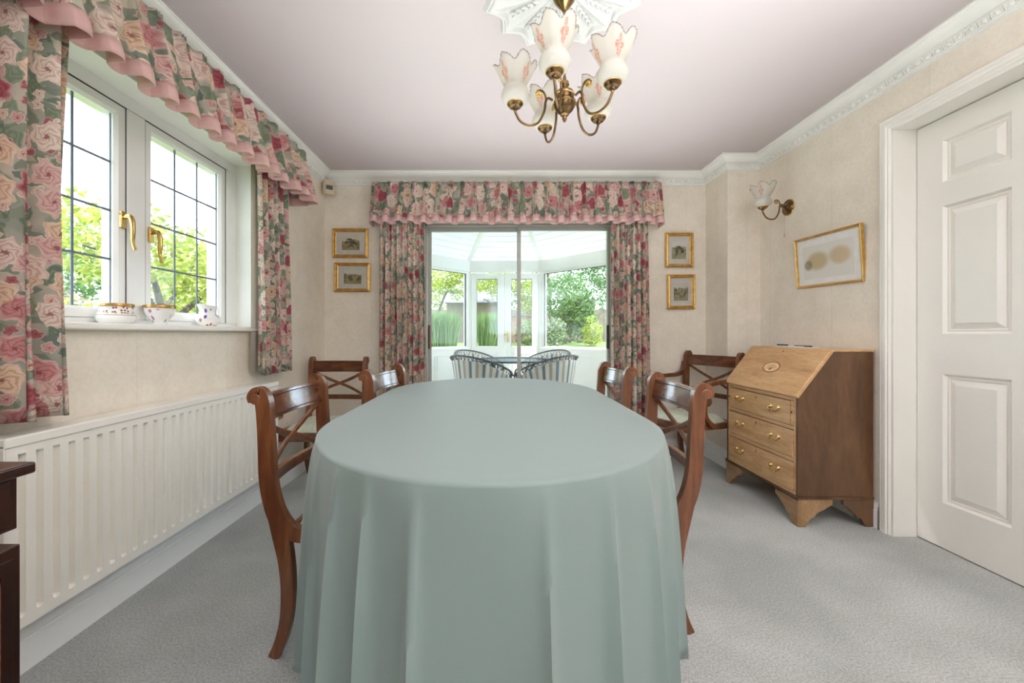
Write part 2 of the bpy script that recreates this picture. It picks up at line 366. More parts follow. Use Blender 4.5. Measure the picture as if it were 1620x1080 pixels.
M['paper'] = mat('white_paper', (.80, .80, .80), .8)
M['navy'] = mat('navy_plastic', (.02, .03, .07), .3)
M['china1'] = china_mat('china_crimson_sprigs', 'crimson')
M['china2'] = china_mat('china_pink_rose', 'rose')
M['china3'] = china_mat('china_pansies', 'pansy')
M['gold_rim'] = mat('gilded_rim', (.60, .36, .08), .3, .7, c2=(.35, .18, .05), scale=60)
M['key'] = mat('dark_metal', (.03, .025, .02), .4, .8)

# ------------------------------------------------------------------ geometry helpers
def catmull(pts, n=8, closed=False):
    P = [Vector(p) for p in pts]; out = []
    m = len(P)
    for i in range(m if closed else m-1):
        if closed: a, b, c, d = P[(i-1) % m], P[i], P[(i+1) % m], P[(i+2) % m]
        else: a, b, c, d = P[max(i-1, 0)], P[i], P[i+1], P[min(i+2, m-1)]
        for k in range(n):
            t = k/n
            out.append(.5*((2*b)+(c-a)*t+(2*a-5*b+4*c-d)*t*t+(3*b-a-3*c+d)*t**3))
    if not closed: out.append(P[-1])
    return out
class G:
    def __init__(s): s.v = []; s.f = []; s.uv = {}; s.mi = []; s.m = 0
    def add(s, vs, fs, uvs=None):
        o = len(s.v); s.v += [tuple(v) for v in vs]
        for i, f in enumerate(fs):
            if uvs: s.uv[len(s.f)] = uvs[i]
            s.f.append(tuple(o+k for k in f)); s.mi.append(s.m)
        return s
    def box(s, x0, y0, z0, x1, y1, z1):
        v = [(x, y, z) for x in (x0, x1) for y in (y0, y1) for z in (z0, z1)]
        return s.add(v, [(0, 1, 3, 2), (4, 6, 7, 5), (0, 4, 5, 1), (2, 3, 7, 6), (0, 2, 6, 4), (1, 5, 7, 3)])
    def bar(s, a, b, w, h):
        a = Vector(a); b = Vector(b); d = (b-a).normalized()
        up = Vector((0, 0, 1)) if abs(d.z) < .95 else Vector((1, 0, 0))
        sd = d.cross(up).normalized()*w/2; u2 = sd.cross(d).normalized()*h/2
        v = [p+i*sd+j*u2 for p in (a, b) for i in (-1, 1) for j in (-1, 1)]
        return s.add(v, [(0, 1, 3, 2), (4, 6, 7, 5), (0, 4, 5, 1), (2, 3, 7, 6), (0, 2, 6, 4), (1, 5, 7, 3)])
    def tube(s, pts, r, n=8, closed=False, sx=1, sy=1):
        P = [Vector(p) for p in pts]; m = len(P)
        rs = r if isinstance(r, (list, tuple)) else [r]*m
        if len(rs) != m: rs = [rs[min(int(i/(m-1)*(len(rs)-1)), len(rs)-2)]*(1-(i/(m-1)*(len(rs)-1) % 1 if i < m-1 else 1))+rs[min(int(i/(m-1)*(len(rs)-1)), len(rs)-2)+1]*(i/(m-1)*(len(rs)-1) % 1 if i < m-1 else 1) for i in range(m)]
        vs = []; prev = None
        for i in range(m):
            if closed: t = (P[(i+1) % m]-P[i-1])
            else: t = P[min(i+1, m-1)]-P[max(i-1, 0)]
            t.normalize()
            if prev is None:
                a = Vector((0, 0, 1)) if abs(t.z) < .9 else Vector((1, 0, 0))
                nrm = (a-t*a.dot(t)).normalized()
            else: nrm = (prev-t*prev.dot(t)).normalized()
            prev = nrm; bn = t.cross(nrm)
            for k in range(n):
                a = 2*PI*k/n
                vs.append(P[i]+rs[i]*(math.cos(a)*nrm*sx+math.sin(a)*bn*sy))
        fs = []
        for i in range(m if closed else m-1):
            j = (i+1) % m
            for k in range(n): fs.append((i*n+k, i*n+(k+1) % n, j*n+(k+1) % n, j*n+k))
        if not closed: fs += [tuple(range(n))[::-1], tuple((m-1)*n+k for k in range(n))]
        return s.add(vs, fs)
    def lathe(s, prof, n=24, c=(0, 0, 0), mod=None, uv=True, mat4=None):
        # prof: (r, z) list; mod(theta, i, r, z)->(r, z)
        vs = []; m = len(prof)
        for i, (r, z) in enumerate(prof):
            for k in range(n):
                a = 2*PI*k/n; rr, zz = mod(a, i, r, z) if mod else (r, z)
                p = Vector((rr*math.cos(a), rr*math.sin(a), zz))
                if mat4: p = mat4 @ p
                vs.append(p+Vector(c))
        fs = []; uvs = []
        for i in range(m-1):
            for k in range(n):
                j = (k+1) % n
                fs.append((i*n+k, i*n+j, (i+1)*n+j, (i+1)*n+k))
                u0, u1, v0, v1 = k/n, (k+1)/n, i/(m-1), (i+1)/(m-1)
                uvs.append(((u0, v0), (u1, v0), (u1, v1), (u0, v1)))
        if not mod or prof[0][0] < .002:
            pass
        return s.add(vs, fs, uvs)
    def prism(s, poly, ax, a, b):
        # poly: 2-D points in the plane perpendicular to axis ax; extruded from a to b
        def p3(p, t): return {'x': (t, p[0], p[1]), 'y': (p[0], t, p[1]), 'z': (p[0], p[1], t)}[ax]
        n = len(poly)
        vs = [p3(p, a) for p in poly]+[p3(p, b) for p in poly]
        fs = [tuple(range(n)), tuple(range(2*n-1, n-1, -1))]+[(i, n+i, n+(i+1) % n, (i+1) % n) for i in range(n)]
        return s.add(vs, fs)
    def ribbon(s, pts, ws, t0, t1, ax='y', n=6, capround=True):
        # flat board following a centre line in the plane perpendicular to ax, with varying width
        P = catmull([(p[0], p[1], w) for p, w in zip(pts, ws)], n)
        L = []; Rr = []
        for i in range(len(P)):
            a = P[max(i-1, 0)]; b = P[min(i+1, len(P)-1)]
            d = Vector((b.x-a.x, b.y-a.y)).normalized(); nn = Vector((-d.y, d.x))*P[i].z/2
            L.append((P[i].x+nn.x, P[i].y+nn.y)); Rr.append((P[i].x-nn.x, P[i].y-nn.y))
        m = len(L)
        def p3(p, t): return {'x': (t, p[0], p[1]), 'y': (p[0], t, p[1]), 'z': (p[0], p[1], t)}[ax]
        vs = []
        for i in range(m): vs += [p3(L[i], t0), p3(Rr[i], t0), p3(Rr[i], t1), p3(L[i], t1)]
        fs = [(0, 3, 2, 1), (4*m-4, 4*m-3, 4*m-2, 4*m-1)]
        for i in range(m-1):
            for k in range(4): fs.append((4*i+k, 4*i+(k+1) % 4, 4*i+4+(k+1) % 4, 4*i+4+k))
        return s.add(vs, fs)
    def grid(s, fn, nu, nv, uvfn=None, wrap=False):
        vs = [fn(i/nu, j/nv) for j in range(nv+1) for i in range(nu+(0 if wrap else 1))]
        W = nu if wrap else nu+1; fs = []; uvs = []
        for j in range(nv):
            for i in range(nu):
                i2 = (i+1) % W
                fs.append((j*W+i, j*W+i2, (j+1)*W+i2, (j+1)*W+i))
                q = ((i/nu, j/nv), ((i+1)/nu, j/nv), ((i+1)/nu, (j+1)/nv), (i/nu, (j+1)/nv))
                uvs.append(tuple(uvfn(*t) for t in q) if uvfn else q)
        return s.add(vs, fs, uvs)
    def sphere(s, c, r, sc_=(1, 1, 1), n=12, m=8):
        vs = []; fs = []
        for i in range(m+1):
            for k in range(n):
                th = PI*i/m; a = 2*PI*k/n
                vs.append((c[0]+r*sc_[0]*math.sin(th)*math.cos(a), c[1]+r*sc_[1]*math.sin(th)*math.sin(a), c[2]+r*sc_[2]*math.cos(th)))
        for i in range(m):
            for k in range(n): fs.append((i*n+k, (i+1)*n+k, (i+1)*n+(k+1) % n, i*n+(k+1) % n))
        return s.add(vs, fs)
    def xf(s, mt):
        s.v = [tuple(mt @ Vector(v)) for v in s.v]; return s
def part(name, g, m, parent=None, bevel=0, smooth=True, solid=0, loc=None, ang=35, seg=2, subd=0):
    me = bpy.data.meshes.new(name); me.from_pydata(g.v, [], g.f)
    if g.uv:
        ul = me.uv_layers.new(name='UVMap')
        for p in me.polygons:
            q = g.uv.get(p.index)
            if q:
                for k, li in enumerate(p.loop_indices): ul.data[li].uv = q[k]
    ms = m if isinstance(m, (list, tuple)) else [m]
    for x in ms: me.materials.append(M[x])
    if len(ms) > 1: me.polygons.foreach_set('material_index', g.mi)
    me.validate(); me.update()
    import bmesh
    bm = bmesh.new(); bm.from_mesh(me); bmesh.ops.remove_doubles(bm, verts=bm.verts, dist=1e-6)
    bmesh.ops.recalc_face_normals(bm, faces=bm.faces) if not solid else None
    bm.to_mesh(me); bm.free()
    if smooth:
        me.shade_smooth(); me.set_sharp_from_angle(angle=R(ang))
    o = bpy.data.objects.new(name, me); C.objects.link(o)
    if parent: o.parent = parent
    if loc: o.location = loc
    if solid:
        md = o.modifiers.new('solid', 'SOLIDIFY'); md.thickness = solid; md.offset = 0
    if bevel:
        md = o.modifiers.new('bevel', 'BEVEL'); md.width = bevel; md.segments = seg; md.limit_method = 'ANGLE'; md.angle_limit = R(40)
        md.harden_normals = False
    if subd:
        md = o.modifiers.new('sub', 'SUBSURF'); md.levels = subd; md.render_levels = subd
    return o
def tag(o, label, cat, group=None, kind=None):
    o['label'] = label; o['category'] = cat
    if group: o['group'] = group
    if kind: o['kind'] = kind
    return o
def thing(name, label, cat, loc=(0, 0, 0), rz=0, group=None):
    o = bpy.data.objects.new(name, None); C.objects.link(o); o.location = loc; o.rotation_euler = (0, 0, rz)
    o.empty_display_size = .05
    return tag(o, label, cat, group)
def struct(name, g, m, parent=None, **kw):
    o = part(name, g, m, parent, **kw)
    if not parent: o['kind'] = 'structure'
    return o
def sroot(name, loc=(0, 0, 0)):
    o = bpy.data.objects.new(name, None); C.objects.link(o); o.location = loc; o['kind'] = 'structure'; return o
def copy_tree(o, parent=None):
    c = o.copy(); C.objects.link(c)
    if parent: c.parent = parent
    for ch in list(o.children): copy_tree(ch, c)
    return c

# ------------------------------------------------------------------ the room
XL, XR, YB, XP, YP, ZC, YF = -1.44, 2.02, 3.30, 1.77, 2.99, 2.365, -1.7
WY0, WY1, WZ0, WZ1 = 1.08, 2.36, 1.05, 2.035     # side window opening
PX0, PX1, PZ1 = -.60, 1.00, 1.955                  # patio opening
DY0, DY1, DZ1 = 1.16, 1.985, 2.06                  # door opening
g = G().box(XL-.3, YF-.3, -.12, XR+.3, YB+.25, 0); struct('floor', g, 'carpet', smooth=False)
g = G().box(XL-.3, YF-.3, ZC, XR+.3, YB+.25, ZC+.2); struct('ceiling', g, 'ceil', smooth=False)
g = G()
g.box(XL-.3, YF-.3, 0, XL, WY0, ZC).box(XL-.3, WY1, 0, XL, YB+.25, ZC).box(XL-.3, WY0, 0, XL, WY1, WZ0).box(XL-.3, WY0, WZ1, XL, WY1, ZC)
struct('wall_left', g, 'wall', smooth=False)
g = G()
g.box(XL, YB, 0, PX0, YB+.25, ZC).box(PX1, YB, 0, XR, YB+.25, ZC).box(PX0, YB, PZ1, PX1, YB+.25, ZC)
struct('wall_back', g, 'wall', smooth=False)
g = G().box(XP, YP, 0, XR, YB, ZC); struct('wall_pier', g, 'wall', smooth=False)
g = G()
g.box(XR, DY1, 0, XR+.12, YB, ZC).box(XR, YF-.3, 0, XR+.12, DY0, ZC).box(XR, DY0, DZ1, XR+.12, DY1, ZC).box(XR+.12, DY0-.3, 0, XR+.3, DY1+.3, ZC)
struct('wall_right', g, 'wall', smooth=False)
# unseen wall behind the photographer; its window is added to let light in
FX0, FX1, FZ0, FZ1 = -.2, 1.2, 1.0, 2.1
g = G()
g.box(XL, YF-.3, 0, FX0, YF, ZC).box(FX1, YF-.3, 0, XR, YF, ZC).box(FX0, YF-.3, 0, FX1, YF, FZ0).box(FX0, YF-.3, FZ1, FX1, YF, ZC)
struct('wall_front', g, 'wall', smooth=False)
g = G()
for a, b in ((FX0, FX0+.05), ((FX0+FX1)/2-.03, (FX0+FX1)/2+.03), (FX1-.05, FX1)): g.box(a, YF-.2, FZ0, b, YF-.14, FZ1)
g.box(FX0, YF-.2, FZ0, FX1, YF-.14, FZ0+.05).box(FX0, YF-.2, FZ1-.05, FX1, YF-.14, FZ1)
wf = struct('added_window', g, 'upvc', smooth=False)  # added opening, sized for the light it lets in
part('window_pane', G().box(FX0+.03, YF-.18, FZ0+.03, FX1-.03, YF-.174, FZ1-.03), 'glass', wf, smooth=False)

# cornice, swept per wall with mitred ends
def sweep(prof, p0, p1, n0, n1, zf):
    # prof: (out, z); p0,p1: plan points; n0,n1: mitre vectors at the ends
    vs = []
    for p, nn in ((p0, n0), (p1, n1)):
        for d, z in prof: vs.append((p[0]+nn[0]*d, p[1]+nn[1]*d, zf(z)))
    m = len(prof)
    fs = [(i, i+1, m+i+1, m+i) for i in range(m-1)]
    return vs, fs
path = [(XL, YF), (XL, YB), (XP, YB), (XP, YP), (XR, YP), (XR, YF)]
nrm = [(1, 0), (0, -1), (-1, 0), (0, -1), (-1, 0)]
mit = [(1, 0), (1, -1), (-1, -1), (-1, -1), (-1, -1), (-1, 0)]
cor = [(0, -.092), (.010, -.092), (.012, -.082), (.022, -.080), (.024, -.074), (.034, -.060), (.036, -.052), (.030, -.050), (.032, -.046), (.046, -.040), (.058, -.028), (.070, -.020), (.082, -.016), (.084, -.010), (.094, -.008), (.094, 0), (0, 0), (0, -.092)]
bas = [(0, 0), (.018, 0), (.018, .095), (.014, .100), (.016, .106), (.012, .118), (.008, .128), (.008, .140), (0, .142)]
for i in range(5):
    g = G(); vs, fs = sweep(cor, path[i], path[i+1], mit[i], mit[i+1], lambda z: ZC+z); g.add(vs, fs)
    a = Vector(path[i]); b = Vector(path[i+1]); L = (b-a).length; d = (b-a)/L; nn = Vector(nrm[i])
    k = .05
    while k < L-.03:
        if not (i == 0 and a.y+k < .6) and not (i == 4 and (a.y-k) < .6):
            p = a+d*k+nn*.027
            g.sphere((p.x, p.y, ZC-.066), .011, (1, 1, 1.15), 8, 5)
            q = a+d*(k+.021)+nn*.026
            for t in (-.004, .004):
                q2 = q+d*t
                g.bar((q2.x, q2.y, ZC-.078), (q2.x+nn.x*.009, q2.y+nn.y*.009, ZC-.056), .004, .006)
        k += .042
    o = struct('trim_%d' % (i+1), g, 'plaster', ang=25)
names = ['baseboard_left', 'baseboard_back', 'baseboard_pier_side', 'baseboard_pier', 'baseboard_right']
for i in range(5):
    g = G()
    if i == 1:
        for u0, u1 in ((XL, PX0-.03), (PX1+.03, XP)):
            vs, fs = sweep(bas, (u0, YB), (u1, YB), (1, -1) if u0 == XL else (0, -1), (-1, -1) if u1 == XP else (0, -1), lambda z: z); g.add(vs, fs)
    elif i == 4:
        vs, fs = sweep(bas, (XR, YP), (XR, DY1+.07), (-1, -1), (-1, 0), lambda z: z); g.add(vs, fs)
        vs, fs = sweep(bas, (XR, DY0-.07), (XR, YF), (-1, 0), (-1, 0), lambda z: z); g.add(vs, fs)
    else:
        vs, fs = sweep(bas, path[i], path[i+1], mit[i], mit[i+1], lambda z: z); g.add(vs, fs)
    struct(names[i], g, 'skirt', ang=25)

# door on the right
arch = [(0, 0), (.016, 0), (.022, .008), (.020, .016), (.024, .022), (.024, .038), (.018, .043), (.020, .050), (.012, .058), (.010, .066), (0, .066)]
d1 = sroot('door_1', (XR+.1, DY1, 0))
g = G()
oy, oz = DY1, DZ1
def archv(side):
    out = []
    for k, (d, wv) in enumerate(arch): out.append((d, .066-wv))
    return out
A = [(d, .066-wv) for d, wv in arch]     # d from wall, wv distance from outer edge
vs = []
for (y, z, dy, dz) in ((DY1+.062, 0, -1, 0), (DY1+.062, DZ1+.062, -1, -1), (DY0-.062, DZ1+.062, 1, -1), (DY0-.062, 0, 1, 0)):
    for d, wv in arch: vs.append((XR-d, y+dy*wv, z+dz*wv))
m = len(arch); fs = []
for i in range(3):
    for k in range(m-1): fs.append((i*m+k, i*m+k+1, (i+1)*m+k+1, (i+1)*m+k))
g.add(vs, fs)
g.box(XR-.012, DY1-.006, 0, XR+.12, DY1+.02, DZ1).box(XR-.012, DY0-.02, 0, XR+.12, DY0+.006, DZ1).box(XR-.012, DY0, DZ1-.006, XR+.12, DY1, DZ1+.02)
g.xf(Matrix.Translation((-(XR+.1), -DY1, 0)))
part('architrave', g, 'gloss_white', d1, ang=20)
g = G(); g2 = G()
def panel(g, y0, y1, z0, z1, X):
    st = [(0, 0), (.010, .012), (.018, .010), (.024, .014), (.050, .003), (.052, .003)]
    vs = []
    for ins, dep in st: vs += [(X+dep, y0+ins, z0+ins), (X+dep, y1-ins, z0+ins), (X+dep, y1-ins, z1-ins), (X+dep, y0+ins, z1-ins)]
    fs = [(4*i+k, 4*i+(k+1) % 4, 4*i+4+(k+1) % 4, 4*i+4+k) for i in range(len(st)-1) for k in range(4)]
    fs.append(tuple(4*(len(st)-1)+k for k in range(4)))
    g.add(vs, fs)
X = .007      # door face, local
ys = [-.825+.002, -.705, -.455, -.37, -.12, -.012+.004]
zs = [.006, .22, .833, 1.023, 1.63, 1.743, 1.942, 2.050]
for j in range(7):
    for i in range(5):
        y0, y1, z0, z1 = ys[i], ys[i+1], zs[j], zs[j+1]
        if i in (1, 3) and j in (1, 3, 5): panel(g, y0, y1, z0, z1, X)
        else: g.add([(X, y0, z0), (X, y1, z0), (X, y1, z1), (X, y0, z1)], [(0, 1, 2, 3)])
g.box(X+.016, ys[0], zs[0], X+.04, ys[-1], zs[-1])
g.add([(X, ys[0], zs[0]), (X, ys[-1], zs[0]), (X+.016, ys[-1], zs[0]), (X+.016, ys[0], zs[0])], [(0, 1, 2, 3)])
part('door_leaf', g, 'gloss_white', d1, ang=15)
g = G().lathe([(.001, 0), (.026, 0), (.026, .004), (.012, .008), (.011, .035), (.022, .045), (.026, .058), (.020, .068), (.001, .070)], 16, mat4=Matrix.Rotation(R(-90), 4, 'Y'))
part('door_knob', g, 'brass', d1, loc=(X, -.77, .98))

# ------------------------------------------------------------------ side window
wn = sroot('window_1', (-1.56, 1.72, WZ0))
def W(g): return g.xf(Matrix.Translation((1.56, -1.72, -WZ0)))
FXi, FXo = -1.56, -1.63
g = G()
g.box(FXo, 1.08, WZ0, FXi, 2.36, WZ0+.035).box(FXo, 1.08, 1.977, FXi, 2.36, WZ1)
g.box(FXo, 1.08, WZ0+.035, FXi, 1.13, 1.977).box(FXo, 2.273, WZ0+.035, FXi, 2.36, 1.977).box(FXo, 1.661, WZ0+.035, FXi, 1.748, 1.977)
part('window_frame', W(g), 'upvc', wn, bevel=.004)
def casement(y0, y1, hl, root):
    z0, z1 = WZ0+.035, 1.977
    g = G(); s = .045; xi, xo = -1.566, -1.625
    # inner edge splayed like a glazing bead
    def ringquad(g, a, b):
        vs = []
        for (yy0, zz0, yy1, zz1, x) in (a, b): vs += [(x, yy0, zz0), (x, yy1, zz0), (x, yy1, zz1), (x, yy0, zz1)]
        g.add(vs, [(k, (k+1) % 4, 4+(k+1) % 4, 4+k) for k in range(4)])
    e = .002
    ringquad(g, (y0+e, z0+e, y1-e, z1-e, xo), (y0+e, z0+e, y1-e, z1-e, xi))
    ringquad(g, (y0+e, z0+e, y1-e, z1-e, xi), (y0+s-.012, z0+s-.012, y1-s+.012, z1-s+.012, xi))
    ringquad(g, (y0+s-.012, z0+s-.012, y1-s+.012, z1-s+.012, xi), (y0+s, z0+s, y1-s, z1-s, xi-.012))
    ringquad(g, (y0+s, z0+s, y1-s, z1-s, xi-.012), (y0+s, z0+s, y1-s, z1-s, xo))
    sash = part('sash', W(g), 'upvc', root, ang=20)
    sl_ = part('seal', W(G().box(-1.5665, y0-.001, z0, -1.5645, y0+.004, z1).box(-1.5665, y1-.004, z0, -1.5645, y1+.001, z1).box(-1.5665, y0, z1-.003, -1.5645, y1, z1+.001)), 'seal', sash, smooth=False)
    part('pane', W(G().box(-1.596, y0+s-.004, z0+s-.004, -1.590, y1-s+.004, z1-s+.004)), 'glass', sash, smooth=False)
    g = G(); a, b, c, d = y0+s, y1-s, z0+s, z1-s
    for k in (1, 2): yy = a+(b-a)*k/3; g.box(-1.590, yy-.0045, c, -1.5865, yy+.0045, d)
    for k in (1, 2, 3): zz = c+(d-c)*k/4; g.box(-1.5895, a, zz-.0045, -1.5868, b, zz+.0045)
    g.box(-1.590, a, c, -1.5868, a+.004, d).box(-1.590, b-.004, c, -1.5868, b, d)
    part('lead_strips', W(g), 'lead', sash, smooth=False)
    # handle
    hy, hz = hl
    g = G().box(-.004, -.012, -.035, .008, .012, .035)
    h = part('handle', g, 'brass', sash, bevel=.003); h.location = (-1.562+1.56, hy-1.72, hz-WZ0)
    g = G(); pts = catmull([(.006, 0, .01), (.028, 0, .014), (.040, .002, -.005), (.040, .005, -.05), (.036, .008, -.09), (.044, .010, -.125)], 6)
    g.tube(pts, [.008, .010, .010, .009, .007, .0075], 10, sx=1.1, sy=.8)
    part('lever', g, 'brass', h)
    return sash
casement(1.13, 1.661, (1.640, 1.50), wn)
casement(1.748, 2.273, (1.774, 1.47), wn)
# reveals and sill
g = G().box(-1.56, WY1-.004, WZ0, XL+.001, WY1+.002, WZ1).box(-1.56, WY0-.002, WZ0, XL+.001, WY0+.004, WZ1).box(-1.56, WY0, WZ1-.004, XL+.001, WY1, WZ1+.002)
struct('trim_6', g, 'reveal', smooth=False)
g = G().box(-1.56, WY0-.04, 1.036, -1.405, 2.345, 1.062)
struct('window_sill_left', g, 'gloss_white', bevel=.008, seg=3)
# dark grommet line of the electric cable etc. is too small; wall socket instead
g = G().box(0, -.03, -.045, .006, .03, .045); o = part('wall_socket', g, 'socket', None, bevel=.002, loc=(XL, 2.62, .50))
tag(o, 'small brass plate on the left wall behind the nearest left chair', 'socket plate')
g = G().box(.006, -.012, .01, .012, .012, .026).box(.006, -.012, -.026, .012, .012, -.01); part('rocker', g, 'bronze', o)

# ------------------------------------------------------------------ radiator
rad = thing('radiator', 'long cream ribbed panel radiator on the wall under the leaded window', 'radiator', (XL+.05, 1.75, .19))
g = G(); y0, y1, z0, z1 = -.68, .66, 0, .545
pitch = .0435; n = 30; xf_ = .052
prof = []
yy = y0+.022
prof.append((xf_, y0)); 
for i in range(n):
    a = y0+.018+i*pitch
    prof += [(xf_, a), (xf_, a+.010), (xf_-.020, a+.015), (xf_-.020, a+.024), (xf_, a+.029)]
prof.append((xf_, y1))
def prz(p, z): return (p[0], p[1], z)
m = len(prof); vs = []; 
zz0, zz1 = z0+.035, z1-.055
rows = [(z0, 0), (zz0-.004, 0), (zz0+.004, 1), (zz1-.004, 1), (zz1+.004, 0), (z1-.02, 0)]
for z, k in rows: vs += [((x if k else xf_), y, z) for x, y in prof]
g.add(vs, [(r*m+i, r*m+i+1, (r+1)*m+i+1, (r+1)*m+i) for r in range(len(rows)-1) for i in range(m-1)])
part('front_panel', g, 'rad', rad, ang=20)
part('rear_panel', G().box(-.035, y0, z0, -.012, y1, z1-.02), 'rad', rad, bevel=.004)
g = G().box(-.035, y0-.004, z1-.03, xf_+.004, y1+.004, z1); part('top_grille', g, 'rad', rad, bevel=.005)
part('side_panel', G().box(-.035, y0-.004, z0+.005, xf_, y0, z1-.02), 'rad', rad, bevel=.001)
part('side_panel', G().box(-.035, y1, z0+.005, xf_, y1+.004, z1-.02), 'rad', rad, bevel=.001)
g = G(); g.tube([(.01, y1-.02, .03), (.01, y1+.05, .03), (.01, y1+.05, -.19)], .0075, 8)
part('pipe', g, 'gloss_white', rad)
g = G().lathe([(.001, 0), (.016, 0), (.018, .03), (.014, .045), (.001, .047)], 12, (.01, y1+.05, .04)); part('valve', g, 'upvc', rad)

# ------------------------------------------------------------------ curtains and valances
def curtain(name, label, origin, axis, nrmv, L, z0, z1, npl, amp, seed, parent=None, group=None, top_w=1.0):
    # axis: unit vector along the curtain, nrmv: unit normal into the room
    rr = random.Random(seed)
    ph = [rr.uniform(-.25, .25) for _ in range(npl+2)]; am = [rr.uniform(.7, 1.25) for _ in range(npl+2)]
    ax = Vector(axis); nn = Vector(nrmv); o0 = Vector(origin)
    nu = npl*14; nv = 22
    def disp(u, v):
        t = u*npl; i = int(t); f = t-i; i2 = i+1
        a = am[i]*(1-f)+am[min(i2, npl+1)]*f
        p = ph[i]*(1-f)+ph[min(i2, npl+1)]*f
        s_ = math.sin(2*PI*(t+p*.8*v))
        s_ = math.copysign(abs(s_)**.75, s_)
        return amp*a*(.65+.45*v)*s_, .35*amp*math.sin(4*PI*(t+p))*v
    def fn(u, v):
        d, lat = disp(u, v)
        z = z1+(z0-z1)*v
        spread = 1+(.05*v)
        x = (u-.5)*L*spread*(top_w+(1-top_w)*min(1, v*3))+lat
        p = o0+ax*x+nn*(d+.012*math.sin(v*3+seed))
        return (p.x, p.y, z)
    # arc length for the print
    arc = [0]
    for i in range(nu):
        a = Vector(fn(i/nu, .6)); b = Vector(fn((i+1)/nu, .6)); arc.append(arc[-1]+(b-a).length)
    def uvf(u, v): return (arc[int(round(u*nu))]+seed*1.7, (z1+(z0-z1)*v))
    g = G().grid(fn, nu, nv, uvf)
    t = thing(name, label, 'curtain', (o0.x, o0.y, z0), 0, group)
    g.xf(Matrix.Translation((-o0.x, -o0.y, -z0)))
    part('face_fabric', g, 'floral', t, solid=.002, ang=80)
    g = G().grid(lambda u, v: tuple(o0+ax*(u-.5)*L*.98-nn*(amp*1.75+.002*math.sin(u*40))+Vector((0, 0, z1+(z0+.015-z1)*v))-Vector((o0.x, o0.y, z0))), 60, 4); part('lining', g, 'lining', t, solid=.001, ang=80)
    return t
curtain('window_curtain', 'floral short curtain hanging at the near end of the leaded window', (-1.345, 1.035, 0), (0, 1, 0), (1, 0, 0), .42, .775, 2.10, 5, .046, 3, group='floral curtains of the leaded window')
curtain('window_curtain', 'floral short curtain hanging at the far end of the leaded window', (-1.365, 2.43, 0), (0, 1, 0), (1, 0, 0), .35, .785, 2.10, 6, .026, 5, group='floral curtains of the leaded window')
curtain('patio_curtain', 'full length floral curtain gathered to the left of the sliding glass door', (-.765, 3.215, 0), (1, 0, 0), (0, -1, 0), .36, .03, 2.10, 8, .026, 8, group='floral curtains of the glass door')
curtain('patio_curtain', 'full length floral curtain gathered to the right of the sliding glass door', (1.10, 3.215, 0), (1, 0, 0), (0, -1, 0), .30, .03, 2.10, 7, .026, 12, group='floral curtains of the glass door')

def valance(label, origin, axis, nrmv, L, ztop, drop, period, seed, ret):
    ax = Vector(axis); nn = Vector(nrmv); o0 = Vector(origin)
    npl = int(round(L/period)); rr = random.Random(seed)
    jit = [rr.uniform(-.06, .06) for _ in range(npl+1)]; amj = [rr.uniform(.8, 1.25) for _ in range(npl+1)]
    nu = npl*34; per = L/npl
    def sm(x, a, b):
        t = max(0, min(1, (x-a)/(b-a))); return t*t*(3-2*t)
    def fn(u, v):
        t = u*npl; i = min(int(t), npl-1); f = t-i; c = .5+jit[i]*.5; d = f-c
        ad = abs(d)
        top = (1-sm(ad, .15, .21))*(.016+.012*math.cos(d*2*PI/.12))
        pin = (1-sm(ad, .03, .10))*.040
        hw = .24
        bot = (1-sm(ad, hw-.02, hw+.03))*.062*amj[i]-.010*(1-math.cos(2*PI*d))
        kz = .36
        if v < kz: k = sm(v, .05, kz); off = top*(1-k)+pin*k; pull = .0
        else: k = sm(v, kz, .95); off = pin*(1-k)+bot*k
        # cloth squeezed towards the pinch point
        lat = 0
        if v > .1:
            q = math.exp(-((v-kz)/.16)**2); lat = -d*q*.62*math.exp(-(ad/.3)**2)
        flare = .035*v
        e = min(u, 1-u)*L     # returns to the wall at both ends
        x = (u-.5)*(L+.04*v)+lat*per
        z = ztop-drop*v-(.006*math.sin(t*2.3+seed) if v > .9 else 0)
        p = o0+ax*x+nn*(off+flare)
        return (p.x, p.y, z)
    vb = .83
    arc = [0]
    for i in range(nu):
        a = Vector(fn(i/nu, .8)); b = Vector(fn((i+1)/nu, .8)); arc.append(arc[-1]+(b-a).length)
    uvf = lambda u, v: (arc[min(int(round(u*nu)), nu)]*.62+seed, -drop*v*vb*.7)
    t = thing('valance', label, 'valance', (o0.x, o0.y, ztop), 0, None)
    T = Matrix.Translation((-o0.x, -o0.y, -ztop))
    g = G().grid(lambda u, v: fn(u, v*vb), nu, 16, uvf)
    # side returns
    for u in (0, 1):
        def rf(a, b, u=u):
            p = Vector(fn(u, b*vb)); q = p-nn*(ret+.035*b*vb)*a; return tuple(q)
        g.grid(rf, 4, 8, lambda a, b: (a*.09+seed, -drop*b*vb*.7))
    part('pleated_fabric', g.xf(T), 'floral', t, solid=.002, ang=70)
    g = G().grid(lambda u, v: fn(u, vb+v*(1-vb)), nu, 3)
    for u in (0, 1):
        def rf(a, b, u=u):
            vv = vb+b*(1-vb); p = Vector(fn(u, vv)); return tuple(p-nn*(ret+.035*vv)*a)
        g.grid(rf, 4, 3)
    part('pink_band', g.xf(T), 'pink', t, solid=.003, ang=70)
    # pelmet board behind
    g = G()
    a = o0-ax*(L/2-.01)-nn*.004; b = o0+ax*(L/2-.01)-nn*ret
    g.box(min(a.x, b.x), min(a.y, b.y), ztop-.03, max(a.x, b.x), max(a.y, b.y), ztop-.012)
    part('pelmet_board', g.xf(T), 'gloss_white', t, smooth=False)
    return t
